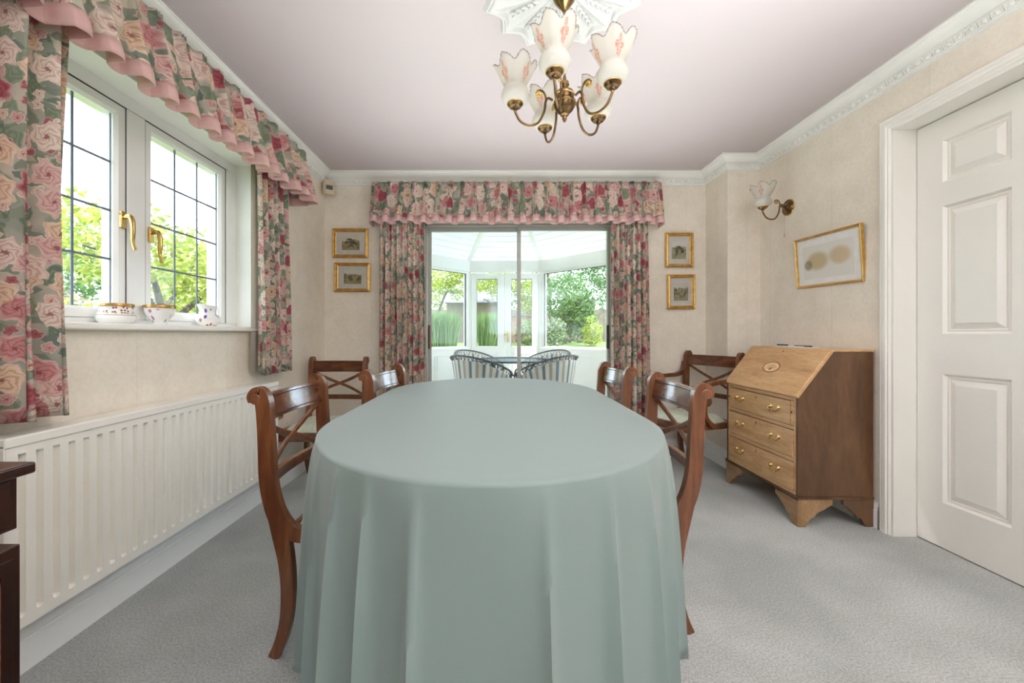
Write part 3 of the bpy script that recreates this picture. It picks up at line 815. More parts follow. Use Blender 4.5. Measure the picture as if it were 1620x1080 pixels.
valance('floral pinch-pleated valance with pink band over the leaded side window', (-1.325, 1.63, 0), (0, 1, 0), (1, 0, 0), 2.18, 2.268, .345, .112, 2, .112)
valance('floral pinch-pleated valance with pink band over the sliding glass door', (.172, 3.195, 0), (1, 0, 0), (0, -1, 0), 2.36, 2.262, .345, .098, 4, .10)

# ------------------------------------------------------------------ sliding patio door
pd = sroot('door_2', (.2, 3.36, 0))
def T_(g, x, y, z): return g.xf(Matrix.Translation((-x, -y, -z)))
g = G(); ya, yb = 3.30, 3.42
g.box(PX0, ya, 0, PX0+.022, yb, PZ1).box(PX1-.022, ya, 0, PX1, yb, PZ1).box(PX0, ya, PZ1-.02, PX1, yb, PZ1).box(PX0, ya, 0, PX1, yb, .03)
part('outer_frame', T_(g, .2, 3.36, 0), 'alu', pd, bevel=.002)
def slider(x0, x1, y, nm, hx):
    g = G(); s = .028
    g.box(x0, y-.014, .03, x0+s, y+.014, PZ1-.02).box(x1-s, y-.014, .03, x1, y+.014, PZ1-.02).box(x0+s, y-.014, .03, x1-s, y+.014, .08).box(x0+s, y-.014, PZ1-.05, x1-s, y+.014, PZ1-.02)
    p = part('sliding_sash', T_(g, .2, 3.36, 0), 'alu', pd, bevel=.002)
    part('pane', T_(G().box(x0+s-.003, y-.003, .077, x1-s+.003, y+.003, PZ1-.047), .2, 3.36, 0), 'glass', p, smooth=False)
    part('handle', T_(G().box(hx-.009, y-.034, 1.0-.10, hx+.009, y-.014, 1.0+.10), .2, 3.36, 0), 'mah' if hx < 0 else 'seal', p, bevel=.004)
slider(PX0+.018, .215, 3.385, 'a', PX0+.034)
slider(.185, PX1-.018, 3.345, 'b', PX1-.05)

# ------------------------------------------------------------------ things on the walls
def picture(label, x, z, wd, ht, mountw, img, fr=.028, imgsize=None, mount='mount', tilt=0):
    t = thing('framed_print', label, 'picture', (x, YB, z), 0, 'small gilt framed prints')
    t.rotation_euler = (0, R(tilt), 0)
    prof = [(0, 0), (0, -.020), (.006, -.024), (.012, -.018), (.018, -.020), (.024, -.012), (fr, -.010), (fr, 0)]
    vs = []
    for sx, sz in ((-1, -1), (1, -1), (1, 1), (-1, 1)):
        for i, d in prof: vs.append((sx*(wd/2-i), d-.004, sz*(ht/2-i)))
    m = len(prof)
    g = G().add(vs, [(i*m+k, i*m+k+1, ((i+1) % 4)*m+k+1, ((i+1) % 4)*m+k) for i in range(4) for k in range(m-1)])
    part('frame', g, 'gilt', t, ang=25)
    part('mount', G().box(-wd/2+fr-.002, -.009, -ht/2+fr-.002, wd/2-fr+.002, -.004, ht/2-fr+.002), mount, t, smooth=False)
    iw, ih = imgsize
    p = part('picture_sheet', G().box(-iw/2, -.0105, -ih/2, iw/2, -.009, ih/2), img, t, smooth=False)
    part('glazing', G().box(-wd/2+fr-.003, -.0135, -ht/2+fr-.003, wd/2-fr+.003, -.0125, ht/2-fr+.003), 'picture_glass', t, smooth=False)
    return t
M['print1'] = print_mat('print_woodland', (.58, .52, .38), (.30, .25, .12), (.06, .055, .03), 1.3)
M['print2'] = print_mat('print_riverside', (.55, .54, .46), (.32, .26, .12), (.10, .085, .04), 3.1)
M['print3'] = print_mat('print_cottage', (.56, .55, .50), (.30, .28, .14), (.08, .07, .05), 5.6)
M['print4'] = print_mat('print_lane', (.50, .48, .40), (.28, .26, .13), (.07, .065, .04), 7.9)
S = YB/620
picture('gilt framed woodland print, upper of the two left of the glass door', -1.216, 1.785, .298, .245, 0, 'print1', imgsize=(.148, .112), tilt=.5)
picture('gilt framed riverside print, lower of the two left of the glass door', -1.200, 1.500, .300, .242, 0, 'print2', imgsize=(.148, .112), tilt=.5)
picture('gilt framed cottage print, upper of the two right of the glass door', 1.540, 1.728, .232, .288, 0, 'print3', imgsize=(.118, .148))
picture('gilt framed lane print, lower of the two right of the glass door', 1.556, 1.378, .232, .288, 0, 'print4', imgsize=(.118, .148), tilt=-.5)
# large tilted picture on the right wall
t = thing('framed_watercolour', 'thin gilt framed picture of blurred golden shapes hanging crooked on the right wall', 'picture', (XR-.004, 2.375, 1.478))
t.rotation_euler = (R(1.6), R(-5), 0)
wd, ht = .475, .32
prof = [(0, 0), (0, -.018), (.004, -.020), (.010, -.016), (.013, -.016), (.015, -.008), (.015, 0)]
vs = []
for sx, sz in ((-1, -1), (1, -1), (1, 1), (-1, 1)):
    for i, d in prof: vs.append((d, sx*(wd/2-i), sz*(ht/2-i)))
m = len(prof)
g = G().add(vs, [(i*m+k, i*m+k+1, ((i+1) % 4)*m+k+1, ((i+1) % 4)*m+k) for i in range(4) for k in range(m-1)])
part('frame', g, 'gilt', t, ang=25)
def blurmat():
    m, nt, b = newmat('blurred_watercolour')
    tc = N(nt, 'ShaderNodeTexCoord'); s = N(nt, 'ShaderNodeSeparateXYZ'); lk(nt, tc.outputs['Object'], s.inputs[0])
    col = (.80, .79, .73)
    def ell(cy, cz, ry, rz):
        a = math_(nt, 'DIVIDE', math_(nt, 'SUBTRACT', s.outputs[1], cy), ry); b_ = math_(nt, 'DIVIDE', math_(nt, 'SUBTRACT', s.outputs[2], cz), rz)
        return math_(nt, 'SUBTRACT', 1.0, step(nt, math_(nt, 'ADD', math_(nt, 'MULTIPLY', a, a), math_(nt, 'MULTIPLY', b_, b_)), .2, 1.0))
    c = mixc(nt, math_(nt, 'MULTIPLY', ell(.07, .0, .10, .07), .75), col, (.52, .40, .15))
    c = mixc(nt, math_(nt, 'MULTIPLY', ell(-.09, .012, .09, .065), .75), c, (.64, .47, .24))
    c = mixc(nt, math_(nt, 'MULTIPLY', ell(.14, -.02, .04, .04), .7), c, (.20, .17, .08))
    lk(nt, c, b.inputs['Base Color']); b.inputs['Roughness'].default_value = .7
    return m
M['blur'] = blurmat()
part('mount', G().box(-.008, -wd/2+.013, -ht/2+.013, -.003, wd/2-.013, ht/2-.013), 'white_mount', t, smooth=False)
part('picture_sheet', G().box(-.009, -.18, -.11, -.0075, .18, .10), 'blur', t, smooth=False)
part('glazing', G().box(-.0125, -wd/2+.012, -ht/2+.012, -.0115, wd/2-.012, ht/2-.012), 'picture_glass', t, smooth=False)
# brass switch, corner sensor
o = part('light_switch', G().box(-.016, -.008, -.04, .016, 0, .04), 'brass', None, bevel=.003, loc=(-.962, YB, 1.335)); tag(o, 'narrow brass switch plate beside the left patio curtain', 'switch')
part('toggle', G().box(-.003, -.016, -.006, .003, -.008, .006), 'bronze', o)
t = thing('alarm_sensor', 'small cream sensor box high in the left corner below the cornice', 'sensor', (XL+.05, YB-.045, 2.235), R(35))
g = G().prism([(-.045, .0), (.045, .0), (.045, .028), (.03, .045), (-.03, .045), (-.045, .028)], 'z', -.06, .055)
g.xf(Matrix.Scale(-1, 4, (0, 1, 0))); part('housing', g, 'cream_plastic', t, bevel=.003)
part('display', G().box(-.026, -.048, -.025, .026, -.045, .010), 'screen', t, smooth=False)

# ------------------------------------------------------------------ tulip shades, chandelier, wall light
def shade_parts(parent, loc, s=1.0, ry=0, cupname='gallery'):
    # bulbous tulip shade with ruffled rim
    prof = [(.024, 0), (.040, .006), (.050, .018), (.0535, .032), (.050, .046), (.042, .056), (.040, .064), (.046, .078), (.056, .096), (.066, .116), (.072, .132), (.0765, .143)]
    n = len(prof)
    def mod(a, i, r, z):
        k = max(0, (i-6)/(n-7)); k2 = k*k
        return (r*(1+.10*k2*math.cos(6*a)), z+.013*k2*math.cos(6*a+.6)-.004*k2*math.cos(12*a))
    prof = [(p[0]*s, p[1]*s) for p in prof]
    g = G().lathe(prof, 72, mod=lambda a, i, r, z: mod(a, i, r, z) if s == 1 else (r*(1+.10*(max(0, (i-6)/(n-7))**2)*math.cos(6*a)), z+.013*s*(max(0, (i-6)/(n-7))**2)*math.cos(6*a+.6)))
    sh = part('lamp_shade', g, 'shade', parent, solid=.002, ang=80, loc=loc)
    pts = []
    for k in range(96):
        a = 2*PI*k/96; r, z = mod(a, n-1, prof[-1][0], prof[-1][1])
        r *= 1+.012*math.cos(48*a)
        pts.append((r*math.cos(a), r*math.sin(a), z))
    part('shade_rim', G().tube(pts, .0013*s, 5, closed=True), 'rimline', parent, loc=loc)
    g = G().lathe([(.001, -.022), (.009, -.022), (.011, -.014), (.022, -.012), (.028, -.004), (.030, -.002), (.030, .006), (.026, .006)], 20)
    part(cupname, g, 'antique', parent, loc=loc)
    g = G().lathe([(.0285, -.001), (.032, -.001), (.0325, .009), (.029, .009)], 20)
    part('gallery_ring', g, 'brass', parent, loc=loc)
    return sh
def arm_mesh(R_, drop=.062, r=.0048):
    g = G()
    pts = catmull([(.045, 0, .012), (.062, 0, .020), (.072, 0, .008), (.078, 0, -.03), (.10, 0, -.072), (.135, 0, -.082), (.168, 0, -.066), (R_-.003, 0, -.035), (R_, 0, -.020)], 7)
    g.tube(pts, r, 10)
    # upward scroll
    pts = catmull([(.071, 0, .006), (.073, 0, .030), (.084, 0, .048), (.100, 0, .050), (.108, 0, .040)], 6)
    g.tube(pts, r*.85, 8)
    return g
ch = thing('chandelier', 'five-arm antique brass chandelier with ruffled frosted glass tulip shades', 'chandelier', (.264, 1.50, 1.905))
part('ceiling_canopy', G().lathe([(.052, .44), (.05, .42), (.040, .395), (.026, .375), (.014, .362), (.009, .352), (.001, .350)], 24), 'antique', ch)
part('rod', G().tube([(0, 0, .06), (0, 0, .36)], .0045, 10), 'antique', ch)
part('hub', G().lathe([(.001, .105), (.006, .10), (.008, .088), (.016, .080), (.018, .068), (.010, .056), (.020, .050), (.034, .040), (.036, .030), (.034, .012), (.042, .004), (.042, -.010), (.030, -.030), (.018, -.040), (.016, -.046), (.008, -.050), (.009, -.060), (.005, -.070), (.001, -.074)], 28), 'antique', ch)
part('hub_band', G().lathe([(.035, .034), (.038, .032), (.038, .028), (.035, .026)], 28).lathe([(.042, .000), (.044, -.003), (.042, -.006)], 28), 'brass', ch)
for i in range(5):
    a = R(178+72*i)
    am = part('arm', arm_mesh(.189), 'antique', ch); am.rotation_euler = (0, 0, a)
    ro = G().sphere((0, 0, 0), .012, (.95, .6, .95), 12, 8)
    for k in range(8): ro.sphere((.0095*math.cos(k*PI/4), 0, .0095*math.sin(k*PI/4)), .0042, (1, 1.6, 1), 6, 4)
    part('rosette', ro, 'brass', am, loc=(.098, 0, .036))
    shade_parts(am, (.189, 0, 0))
# ceiling rose
cr_ = thing('ceiling_rose', 'white scalloped plaster ceiling rose above the chandelier', 'ceiling rose', (.264, 1.50, ZC))
g = G(); n = 15; NU = n*12
def rose(u, v):
    a = 2*PI*u+R(99.6-12); t = (u*n) % 1
    sc2 = .295+.045*abs(2*t-1)**1.6
    if v < .78: r = sc2*v/.78*.86; z = -.010-.014*abs(math.cos(PI*t))**6*min(1, v*2)-.012*(1-v/.78)
    else:
        k = (v-.78)/.22; r = sc2*(.86+.14*k); z = [-.012, -.026, -.026, -.018, -.020, -.010, 0][min(6, int(round(k*6)))]
    return (r*math.cos(a), r*math.sin(a), z)
g.grid(rose, NU, 27, wrap=True)
part('medallion', g, 'rose_paint', cr_, ang=40)
for k in range(n):
    a = R(99.6-12)+2*PI*(k+.5)/n; g = G()
    for j in range(5):
        r0 = .12+j*.026; w_ = .012-.0012*j
        for sg in (-1, 1):
            c = Vector((r0*math.cos(a)-sg*.005*math.sin(a), r0*math.sin(a)+sg*.005*math.cos(a), -.020))
            mt = Matrix.Translation(c) @ Matrix.Rotation(a+sg*.35, 4, 'Z')
            g2 = G().sphere((0, 0, 0), 1, (.016, w_*.5, .009), 8, 5).xf(mt); g.add(g2.v, g2.f)
    part('husk_garland', g, 'rose_paint', cr_, ang=80)
# wall light
wl = thing('wall_light', 'antique brass wall light with single frosted tulip shade on the right wall', 'wall light', (XR, 2.70, 1.895), R(180))
g = G().lathe([(.001, .030), (.010, .028), (.022, .020), (.040, .012), (.044, .004), (.052, .004), (.054, 0), (.054, -.001)], 28, mat4=Matrix.Rotation(R(90), 4, 'Y'))
part('backplate', g, 'antique', wl)
part('plate_rim', G().lathe([(.050, .004), (.052, .008), (.056, .004), (.056, 0)], 28, mat4=Matrix.Rotation(R(90), 4, 'Y')), 'brass', wl)
am = part('arm', arm_mesh(.19, r=.005).xf(Matrix.Translation((-.01, 0, 0))).tube([(.02, 0, .005), (.055, 0, .006)], .006, 8), 'antique', wl)
ro = G().sphere((0, 0, 0), .012, (.95, .6, .95), 12, 8)
for k in range(8): ro.sphere((.0095*math.cos(k*PI/4), 0, .0095*math.sin(k*PI/4)), .0042, (1, 1.6, 1), 6, 4)
part('rosette', ro, 'brass', am, loc=(.088, 0, .036))
sh = shade_parts(am, (.179, 0, .002), 1.0)
g = G().tube([(.030, .0, -.05), (.030, 0, -.185)], .0010, 5).lathe([(.001, .01), (.003, .006), (.005, -.012), (.001, -.014)], 8, (.030, 0, -.19))
part('pull_cord', g, 'brass', wl)

# ------------------------------------------------------------------ dining chairs
def make_chair(label, arms=False, H=.0):
    t = thing('dining_armchair' if arms else 'dining_chair', label, 'armchair' if arms else 'chair')
    hw = .235 if arms else .215
    zt = .035 if arms else 0
    for sgn in (-1, 1):
        y0, y1 = (hw-.028, hw) if sgn > 0 else (-hw, -hw+.028)
        g = G()
        pts = [(-.322, .806+zt), (-.322, .823+zt), (-.308, .832+zt), (-.294, .808+zt), (-.289, .750+zt), (-.284, .66), (-.280, .57), (-.268, .50), (-.246, .44), (-.205, .397), (-.14, .383), (0, .385), (.12, .392), (.20, .398)]
        ws = [.030, .040, .046, .046, .044, .046, .048, .050, .052, .046, .040, .038, .038, .040]
        g.ribbon(pts, ws, y0, y1, 'y')
        o = part('back_post', g, 'mah', t, bevel=.005)
        # scroll ear at the top of the post
        g = G().lathe([(.001, 0), (.018, 0), (.018, .030), (.001, .030)], 18, (-.316, y0-.001, .817+zt), mat4=Matrix.Rotation(R(-90), 4, 'X'))
        part('scroll', g, 'mah', o, bevel=.003)
        g = G().ribbon([(-.255, .455), (-.238, .385), (-.222, .30), (-.216, .21), (-.222, .12), (-.240, .05), (-.262, 0)], [.05, .052, .046, .042, .038, .035, .034], y0+.001, y1-.001, 'y')
        part('leg', g, 'mah', t, bevel=.003)
        g = G().ribbon([(.190, .385), (.205, .33), (.200, .24), (.190, .15), (.198, .07), (.222, 0)], [.040, .046, .040, .035, .032, .030], y0+.001, y1-.001, 'y')
        part('leg', g, 'mah', t, bevel=.003)
    iw = hw-.026
    # tablet top rail, gently bowed, with a stringing line along each edge
    def rail(x, zc, h, th, bow, mn, nm, lean=0):
        def fn(u, v):
            # closed section loop in v, u across
            y = (u-.5)*2*iw; k = v*4; b = -bow*(1-(2*u-1)**2)
            c = [(th/2, -h/2), (th/2, h/2), (-th/2, h/2), (-th/2, -h/2), (th/2, -h/2)]
            i = min(int(k), 3); f = k-i
            dx = c[i][0]*(1-f)+c[i+1][0]*f; dz = c[i][1]*(1-f)+c[i+1][1]*f
            return (x+b+dx-lean*dz, y, zc+dz)
        return part(nm, G().grid(fn, 14, 4), mn, t, ang=30)
    tr_ = rail(-.300, .782+zt, .082, .020, .022, 'rail', 'top_rail', .18)
    g = G()
    for dz in (-.031, .031):
        pts = [(-.300-.022*(1-(2*u-1)**2)+.0106-.18*dz, (u-.5)*2*iw, .782+zt+dz) for u in [i/14 for i in range(15)]]
        g.tube(pts, .0016, 4)
        pts = [(p[0]-.0212, p[1], p[2]) for p in pts]; g.tube(pts, .0016, 4)
    part('stringing', g, 'black', tr_)
    lz = .555
    lr = rail(-.282, lz, .034, .020, .020, 'mah', 'lower_rail')
    g = G()
    for dz in (-.008, 0, .008):
        pts = [(-.282-.020*(1-(2*u-1)**2)+.0102, (u-.5)*2*iw, lz+dz) for u in [i/14 for i in range(15)]]; g.tube(pts, .0012, 4)
        g.tube([(p[0]-.0204, p[1], p[2]) for p in pts], .0012, 4)
    part('reeding', g, 'black', lr)
    # two curved bars crossing
    for sgn in (-1, 1):
        zb, ztp = lz+.012, .742+zt
        pts = []
        for i in range(17):
            u = i/16; y = sgn*(u-.5)*2*iw; z = zb+(ztp-zb)*(u+.0*math.sin(PI*u))
            z += .006*math.sin(2*PI*u)
            pts.append((-.286-.012*u-.021*(1-(2*u-1)**2)+.002*sgn, y, z))
        part('cross_brace', G().tube(pts, .0095, 8, sx=1.15, sy=.75), 'mah', t)
    # seat rails and upholstered seat
    g = G().box(-.225, -iw, .352, -.205, iw, .405); part('seat_rail', g, 'mah', t, bevel=.002)
    g = G().box(.185, -iw, .352, .208, iw, .408); part('seat_rail', g, 'rail', t, bevel=.003)
    def seat(u, v):
        x = -.215+u*.40; y = (v-.5)*2*(iw-.002)
        e = min(u, 1-u)*.40; f = min(v, 1-v)*2*iw; k = min(1, e/.07)*min(1, f/.07)
        k = math.sin(k*PI/2)
        return (x, y, .392+.052*k)
    g = G().grid(seat, 20, 20); g.box(-.213, -iw+.003, .36, .184, iw-.003, .392)
    part('seat_cushion', g, 'seat', t, ang=50)
    if arms:
        for sgn in (-1, 1):
            y0, y1 = (hw-.004, hw+.026) if sgn > 0 else (-hw-.026, -hw+.004)
            g = G().ribbon([(-.292, .80), (-.286, .755), (-.262, .715), (-.20, .695), (-.10, .692), (0, .688), (.07, .676), (.105, .645), (.108, .612)], [.026, .036, .036, .032, .030, .030, .032, .032, .026], y0, y1, 'y')
            part('arm', g, 'mah', t, bevel=.005)
            g = G().ribbon([(.090, .600), (.066, .585), (.060, .560), (.082, .545), (.104, .560), (.100, .600)], [.022]*6, y0, y1, 'y')
            g.ribbon([(.104, .560), (.108, .50), (.090, .45), (.055, .415), (.02, .392)], [.024, .026, .028, .032, .034], y0, y1, 'y')
            part('arm_support', g, 'mah', t, bevel=.004)
    return t
c0 = make_chair('mahogany cross-back dining chair nearest the camera on the radiator side of the table')
def place(c, x, y, rz): c.location = (x, y, 0); c.rotation_euler = (0, 0, R(rz))
place(c0, -.440, 1.445, 0)
for lab, x, y, rz in (('mahogany cross-back dining chair at the far left of the table, partly hidden by the cloth', -.275, 2.00, -7),
                      ('mahogany cross-back dining chair nearest the camera on the bureau side of the table', .405, 1.55, 179),
                      ('mahogany cross-back dining chair at the far right of the table by the curtain', .375, 2.20, 183),
                      ('mahogany cross-back dining chair standing in the left corner below the two prints', -1.175, 2.64, -90)):
    c = copy_tree(c0); c['label'] = lab; place(c, x, y, rz)
ca = make_chair('mahogany cross-back armchair with scrolled arms between the right curtain and the bureau', True)
fx, fy = -.91, -.414
place(ca, 1.70+fx*.33, 3.04+fy*.33, math.degrees(math.atan2(fy, fx)))
for o in C.objects:
    if o.get('category') == 'chair': o['group'] = 'cross-back dining chairs'

# ------------------------------------------------------------------ table and cloth
TA, TB, TY0, TY1, TZ = .505, .55, 1.26, 1.92, .748
tb = thing('dining_table', 'oval dining table hidden under the pale green cloth', 'table', (-.005, 1.59, 0))
def rim(s, off=0):
    # s in 0..1 round the racetrack, counter-clockwise from the right side
    h = (TY1-TY0)
    segs = [h, 1.657, h, 1.657]; tot = sum(segs); d = (s % 1)*tot
    if d < h: return Vector((TA+off, TY0+d-1.59, 0)), Vector((1, 0, 0))
    d -= h
    if d < 1.657:
        a = d/1.657*PI; n_ = Vector((math.cos(a)*TB, math.sin(a)*TA, 0)).normalized()
        return Vector((TA*math.cos(a), TY1-1.59+TB*math.sin(a), 0))+n_*off, n_
    d -= 1.657
    if d < h: return Vector((-TA-off, TY1-d-1.59, 0)), Vector((-1, 0, 0))
    d -= h; a = PI+d/1.657*PI; n_ = Vector((math.cos(a)*TB, math.sin(a)*TA, 0)).normalized()
    return Vector((TA*math.cos(a), TY0-1.59+TB*math.sin(a), 0))+n_*off, n_
pl = [tuple(rim(i/96, -.012)[0][:2]) for i in range(96)]
part('tabletop', G().prism(pl, 'z', .715, .740), 'mah', tb, bevel=.004)
for yy in (-.40, .40):
    g = G().lathe([(.001, .0), (.05, 0), (.052, .30), (.035, .34), (.05, .40), (.03, .50), (.04, .56), (.06, .565)], 20, (0, yy, .15))
    p = part('pedestal', g, 'mah', tb)
    for sgn in (-1, 1):
        g = G().ribbon([(sgn*.02, .22), (sgn*.12, .19), (sgn*.24, .08), (sgn*.33, .02)], [.05, .045, .04, .03], yy-.018, yy+.018, 'y'); part('foot', g, 'mah', p, bevel=.003)
per = 4.634
# fold ridge positions along the rim
ridges = []
def s_of_x(x):   # position on the near end for a given x
    a = PI+math.acos(max(-1, min(1, -x/TA))); return (2*.66+1.657+(a-PI)/PI*1.657)/per
for x in (-.495, -.455, -.395, -.315, -.235, -.135, .105, .235, .335, .415, .470): ridges.append((s_of_x(x), rnd.uniform(.8, 1.1)))
s0, s1 = s_of_x(.470), s_of_x(-.495)+1
k = s0+.03
while k < s1-.02:
    ridges.append((k % 1, rnd.uniform(.6, 1.1))); k += rnd.uniform(.026, .04)
NU, NV = 560, 26
fold = []
for i in range(NU):
    s = i/NU; v = 0
    for r_, a_ in ridges:
        d = abs((s-r_+.5) % 1-.5)*per
        v = max(v, a_*math.exp(-(d/.012)**.9))
    fold.append(v+.30*math.sin(s*2*PI*19+1)*.5)
HEM = .165
ct = part.__call__ if False else None
vs = []; fs = []
rings = [.0, .3, .6, .85, .95, .985, 1.0]
W_ = NU
for q in rings[1:]:
    for i in range(NU):
        p, n_ = rim(i/NU); vs.append((p.x*q, p.y*q, TZ-(.0015 if q == 1 else 0)))
for j in range(1, NV+1):
    v = (j/NV)**1.6
    for i in range(NU):
        p, n_ = rim(i/NU); dz = (TZ-HEM)*v
        e = .004*(1-math.exp(-v*30))
        kf = (1-math.exp(-v*5))
        off = e+.012*v+fold[i]*.050*kf*(.55+.45*v)
        hem = .010*abs(math.sin(i/NU*PI*46))*(1 if j == NV else .0)
        vs.append((p.x+n_.x*off, p.y+n_.y*off, TZ-.004-dz+hem))
nr = len(rings)-1+NV
for r_ in range(nr-1):
    for i in range(NU): fs.append((r_*NU+i, r_*NU+(i+1) % NU, (r_+1)*NU+(i+1) % NU, (r_+1)*NU+i))
vs.append((0, 0, TZ)); cI = len(vs)-1
for i in range(NU): fs.append((cI, (i+1) % NU, i))
fs = [tuple(reversed(f)) for f in fs]
g = G().add(vs, fs)
tc_ = part('tablecloth', g, 'cloth', None, solid=.0015, ang=80, loc=(-.014, 1.59, 0))
tag(tc_, 'pale mint green cloth draped to near the floor over the oval table', 'tablecloth')

# ------------------------------------------------------------------ bureau
BX, BY = 1.80, 2.385
bu = thing('writing_bureau', 'walnut fall-front bureau with three drawers against the right wall', 'bureau', (BX, BY, 0))
fx0, bx1, y0, y1 = -.195, .205, -.305, .335     # front, back, near, far (local)
sidepoly = [(fx0, .150), (bx1, .150), (bx1, .935), (-.012, .935), (fx0, .690)]
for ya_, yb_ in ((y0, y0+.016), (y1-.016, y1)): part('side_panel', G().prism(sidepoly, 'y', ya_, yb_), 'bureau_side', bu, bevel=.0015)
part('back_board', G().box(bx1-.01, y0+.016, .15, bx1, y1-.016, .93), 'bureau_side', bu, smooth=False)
part('top_board', G().box(-.02, y0-.003, .928, bx1+.001, y1+.003, .942), 'bureau', bu, bevel=.003)
# carcass front: rails and stiles
g = G(); fz = fx0+.001
for z0_, z1_ in ((.150, .176), (.334, .354), (.507, .527), (.664, .690)): g.box(fz, y0+.016, z0_, fz+.35, y1-.016, z1_)
g.box(fz, y0+.016, .15, fz+.02, y0+.030, .69).box(fz, y1-.030, .15, fz+.02, y1-.016, .69)
part('carcass', g, 'bureau', bu, bevel=.001)
g = G().box(fz+.03, y0+.018, .16, fz+.036, y1-.018, .68); part('gap_shade_sheet', g, 'black', bu, smooth=False)  # black sheet standing in for the shade inside the drawer gaps
# the two lopers beside the top drawer
for ya_, yb_ in ((y0+.031, y0+.048), (y1-.048, y1-.031)):
    lp = part('loper', G().box(fx0-.002, ya_, .530, fx0+.3, yb_, .662), 'bureau', bu, bevel=.001)
    part('pull_pin', G().sphere((fx0-.006, (ya_+yb_)/2, .60), .0045), 'key', lp)
def drawer(z0_, z1_, ya_, yb_):
    d = part('drawer', G().box(fx0-.004, ya_+.0025, z0_+.003, fx0+.28, yb_-.0025, z1_-.005), 'bureau', bu, bevel=.0012)
    g = G(); x = fx0-.0046; i_ = .008
    for b_ in ((x, ya_+i_, z0_+i_, x+.002, yb_-i_, z0_+i_+.0022), (x, ya_+i_, z1_-i_-.0022, x+.002, yb_-i_, z1_-i_), (x, ya_+i_, z0_+i_, x+.002, ya_+i_+.0022, z1_-i_), (x, yb_-i_-.0022, z0_+i_, x+.002, yb_-i_, z1_-i_)): g.box(*b_)
    part('stringing', g, 'string', d, smooth=False)
    zm = (z0_+z1_)/2
    for yy in (-.135, .185):
        h = G()
        for s_ in (-1, 1):
            h.lathe([(.001, .010), (.007, .009), (.010, .003), (.013, .002), (.014, 0)], 12, (fx0-.004, yy+s_*.030, zm+.010), mat4=Matrix.Rotation(R(-90), 4, 'Y'))
        pts = catmull([(fx0-.012, yy-.030, zm+.011), (fx0-.016, yy-.038, zm+.000), (fx0-.018, yy-.024, zm-.012), (fx0-.019, yy-.010, zm-.006), (fx0-.019, yy, zm-.013), (fx0-.019, yy+.010, zm-.006), (fx0-.018, yy+.024, zm-.012), (fx0-.016, yy+.038, zm+.000), (fx0-.012, yy+.030, zm+.011)], 5)
        h.tube(pts, .0032, 8)
        part('handle', h, 'brass', d)
    part('keyhole', G().box(fx0-.0052, .025-.002, z1_-.040, fx0-.002, .025+.002, z1_-.022), 'key', d, smooth=False)
drawer(.176, .334, y0+.030, y1-.030); drawer(.354, .507, y0+.030, y1-.030); drawer(.527, .664, y0+.050, y1-.050)
# sloping fall
sl0 = Vector((fx0-.010, 0, .688)); sl1 = Vector((-.016, 0, .938)); sd = (sl1-sl0).normalized(); sn = Vector((-sd.z, 0, sd.x))
mt = Matrix(((sd.x, 0, sn.x, sl0.x), (0, 1, 0, 0), (sd.z, 0, sn.z, sl0.z), (0, 0, 0, 1)))
Ls = (sl1-sl0).length
g = G().box(0, y0-.004, -.014, Ls, y1+.004, .006); fall = part('fall_front', g.xf(mt), 'bureau', bu, bevel=.004)
g = G()
for b_ in ((.014, y0+.01, .006, .0165, y1-.01, .0066), (Ls-.0165, y0+.01, .006, Ls-.014, y1-.01, .0066), (.014, y0+.01, .006, Ls-.014, y0+.0125, .0066), (.014, y1-.0125, .006, Ls-.014, y1-.01, .0066)): g.box(*b_)
part('stringing', g.xf(mt), 'string', fall, smooth=False)
pl = [(Ls*.52+.040*math.cos(a)*1.0, .015+.070*math.sin(a)) for a in [2*PI*i/32 for i in range(32)]]
part('inlay_border', G().prism(pl, 'z', .0055, .0064).xf(mt), 'mah_band', fall, smooth=False)
pl = [(Ls*.52+.034*math.cos(a)*1.0, .015+.062*math.sin(a)) for a in [2*PI*i/32 for i in range(32)]]
part('oval_inlay', G().prism(pl, 'z', .0055, .0068).xf(mt), 'inlay', fall, smooth=False)
g = G()
for k in range(9):
    a = -1.2+k*.3; g.bar((Ls*.52-.022, .015, .0070), (Ls*.52-.022+.045*math.cos(a*.8), .015+.046*math.sin(a*.9), .0070), .0012, .0006)
part('shell_lines', g.xf(mt), 'mah', fall, smooth=False)
part('keyhole', G().box(Ls-.036, .013, .004, Ls-.022, .017, .0068).xf(mt), 'key', fall, smooth=False)
part('keyhole_mark', G().sphere((.03, .02, .0062), .004, (1, 1, .2)).xf(mt), 'mah_band', fall)
# base moulding and bracket feet
g = G().box(fx0-.008, y0-.008, .145, bx1, y0+.01, .160).box(fx0-.008, y1-.01, .145, bx1, y1+.008, .160).box(fx0-.008, y0-.008, .145, fx0+.01, y1+.008, .160)
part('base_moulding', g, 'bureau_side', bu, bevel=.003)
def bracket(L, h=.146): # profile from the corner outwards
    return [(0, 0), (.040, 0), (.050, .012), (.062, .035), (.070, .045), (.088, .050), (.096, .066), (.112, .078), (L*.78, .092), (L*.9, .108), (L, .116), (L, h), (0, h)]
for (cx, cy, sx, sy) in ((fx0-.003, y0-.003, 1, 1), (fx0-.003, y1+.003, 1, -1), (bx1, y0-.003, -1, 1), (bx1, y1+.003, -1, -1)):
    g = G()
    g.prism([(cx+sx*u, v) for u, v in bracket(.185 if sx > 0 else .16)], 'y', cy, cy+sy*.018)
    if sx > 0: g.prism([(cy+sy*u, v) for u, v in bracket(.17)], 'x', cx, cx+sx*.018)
    part('bracket_foot', g, 'bureau_leg' if sx > 0 else 'bureau_side', bu, bevel=.0015)
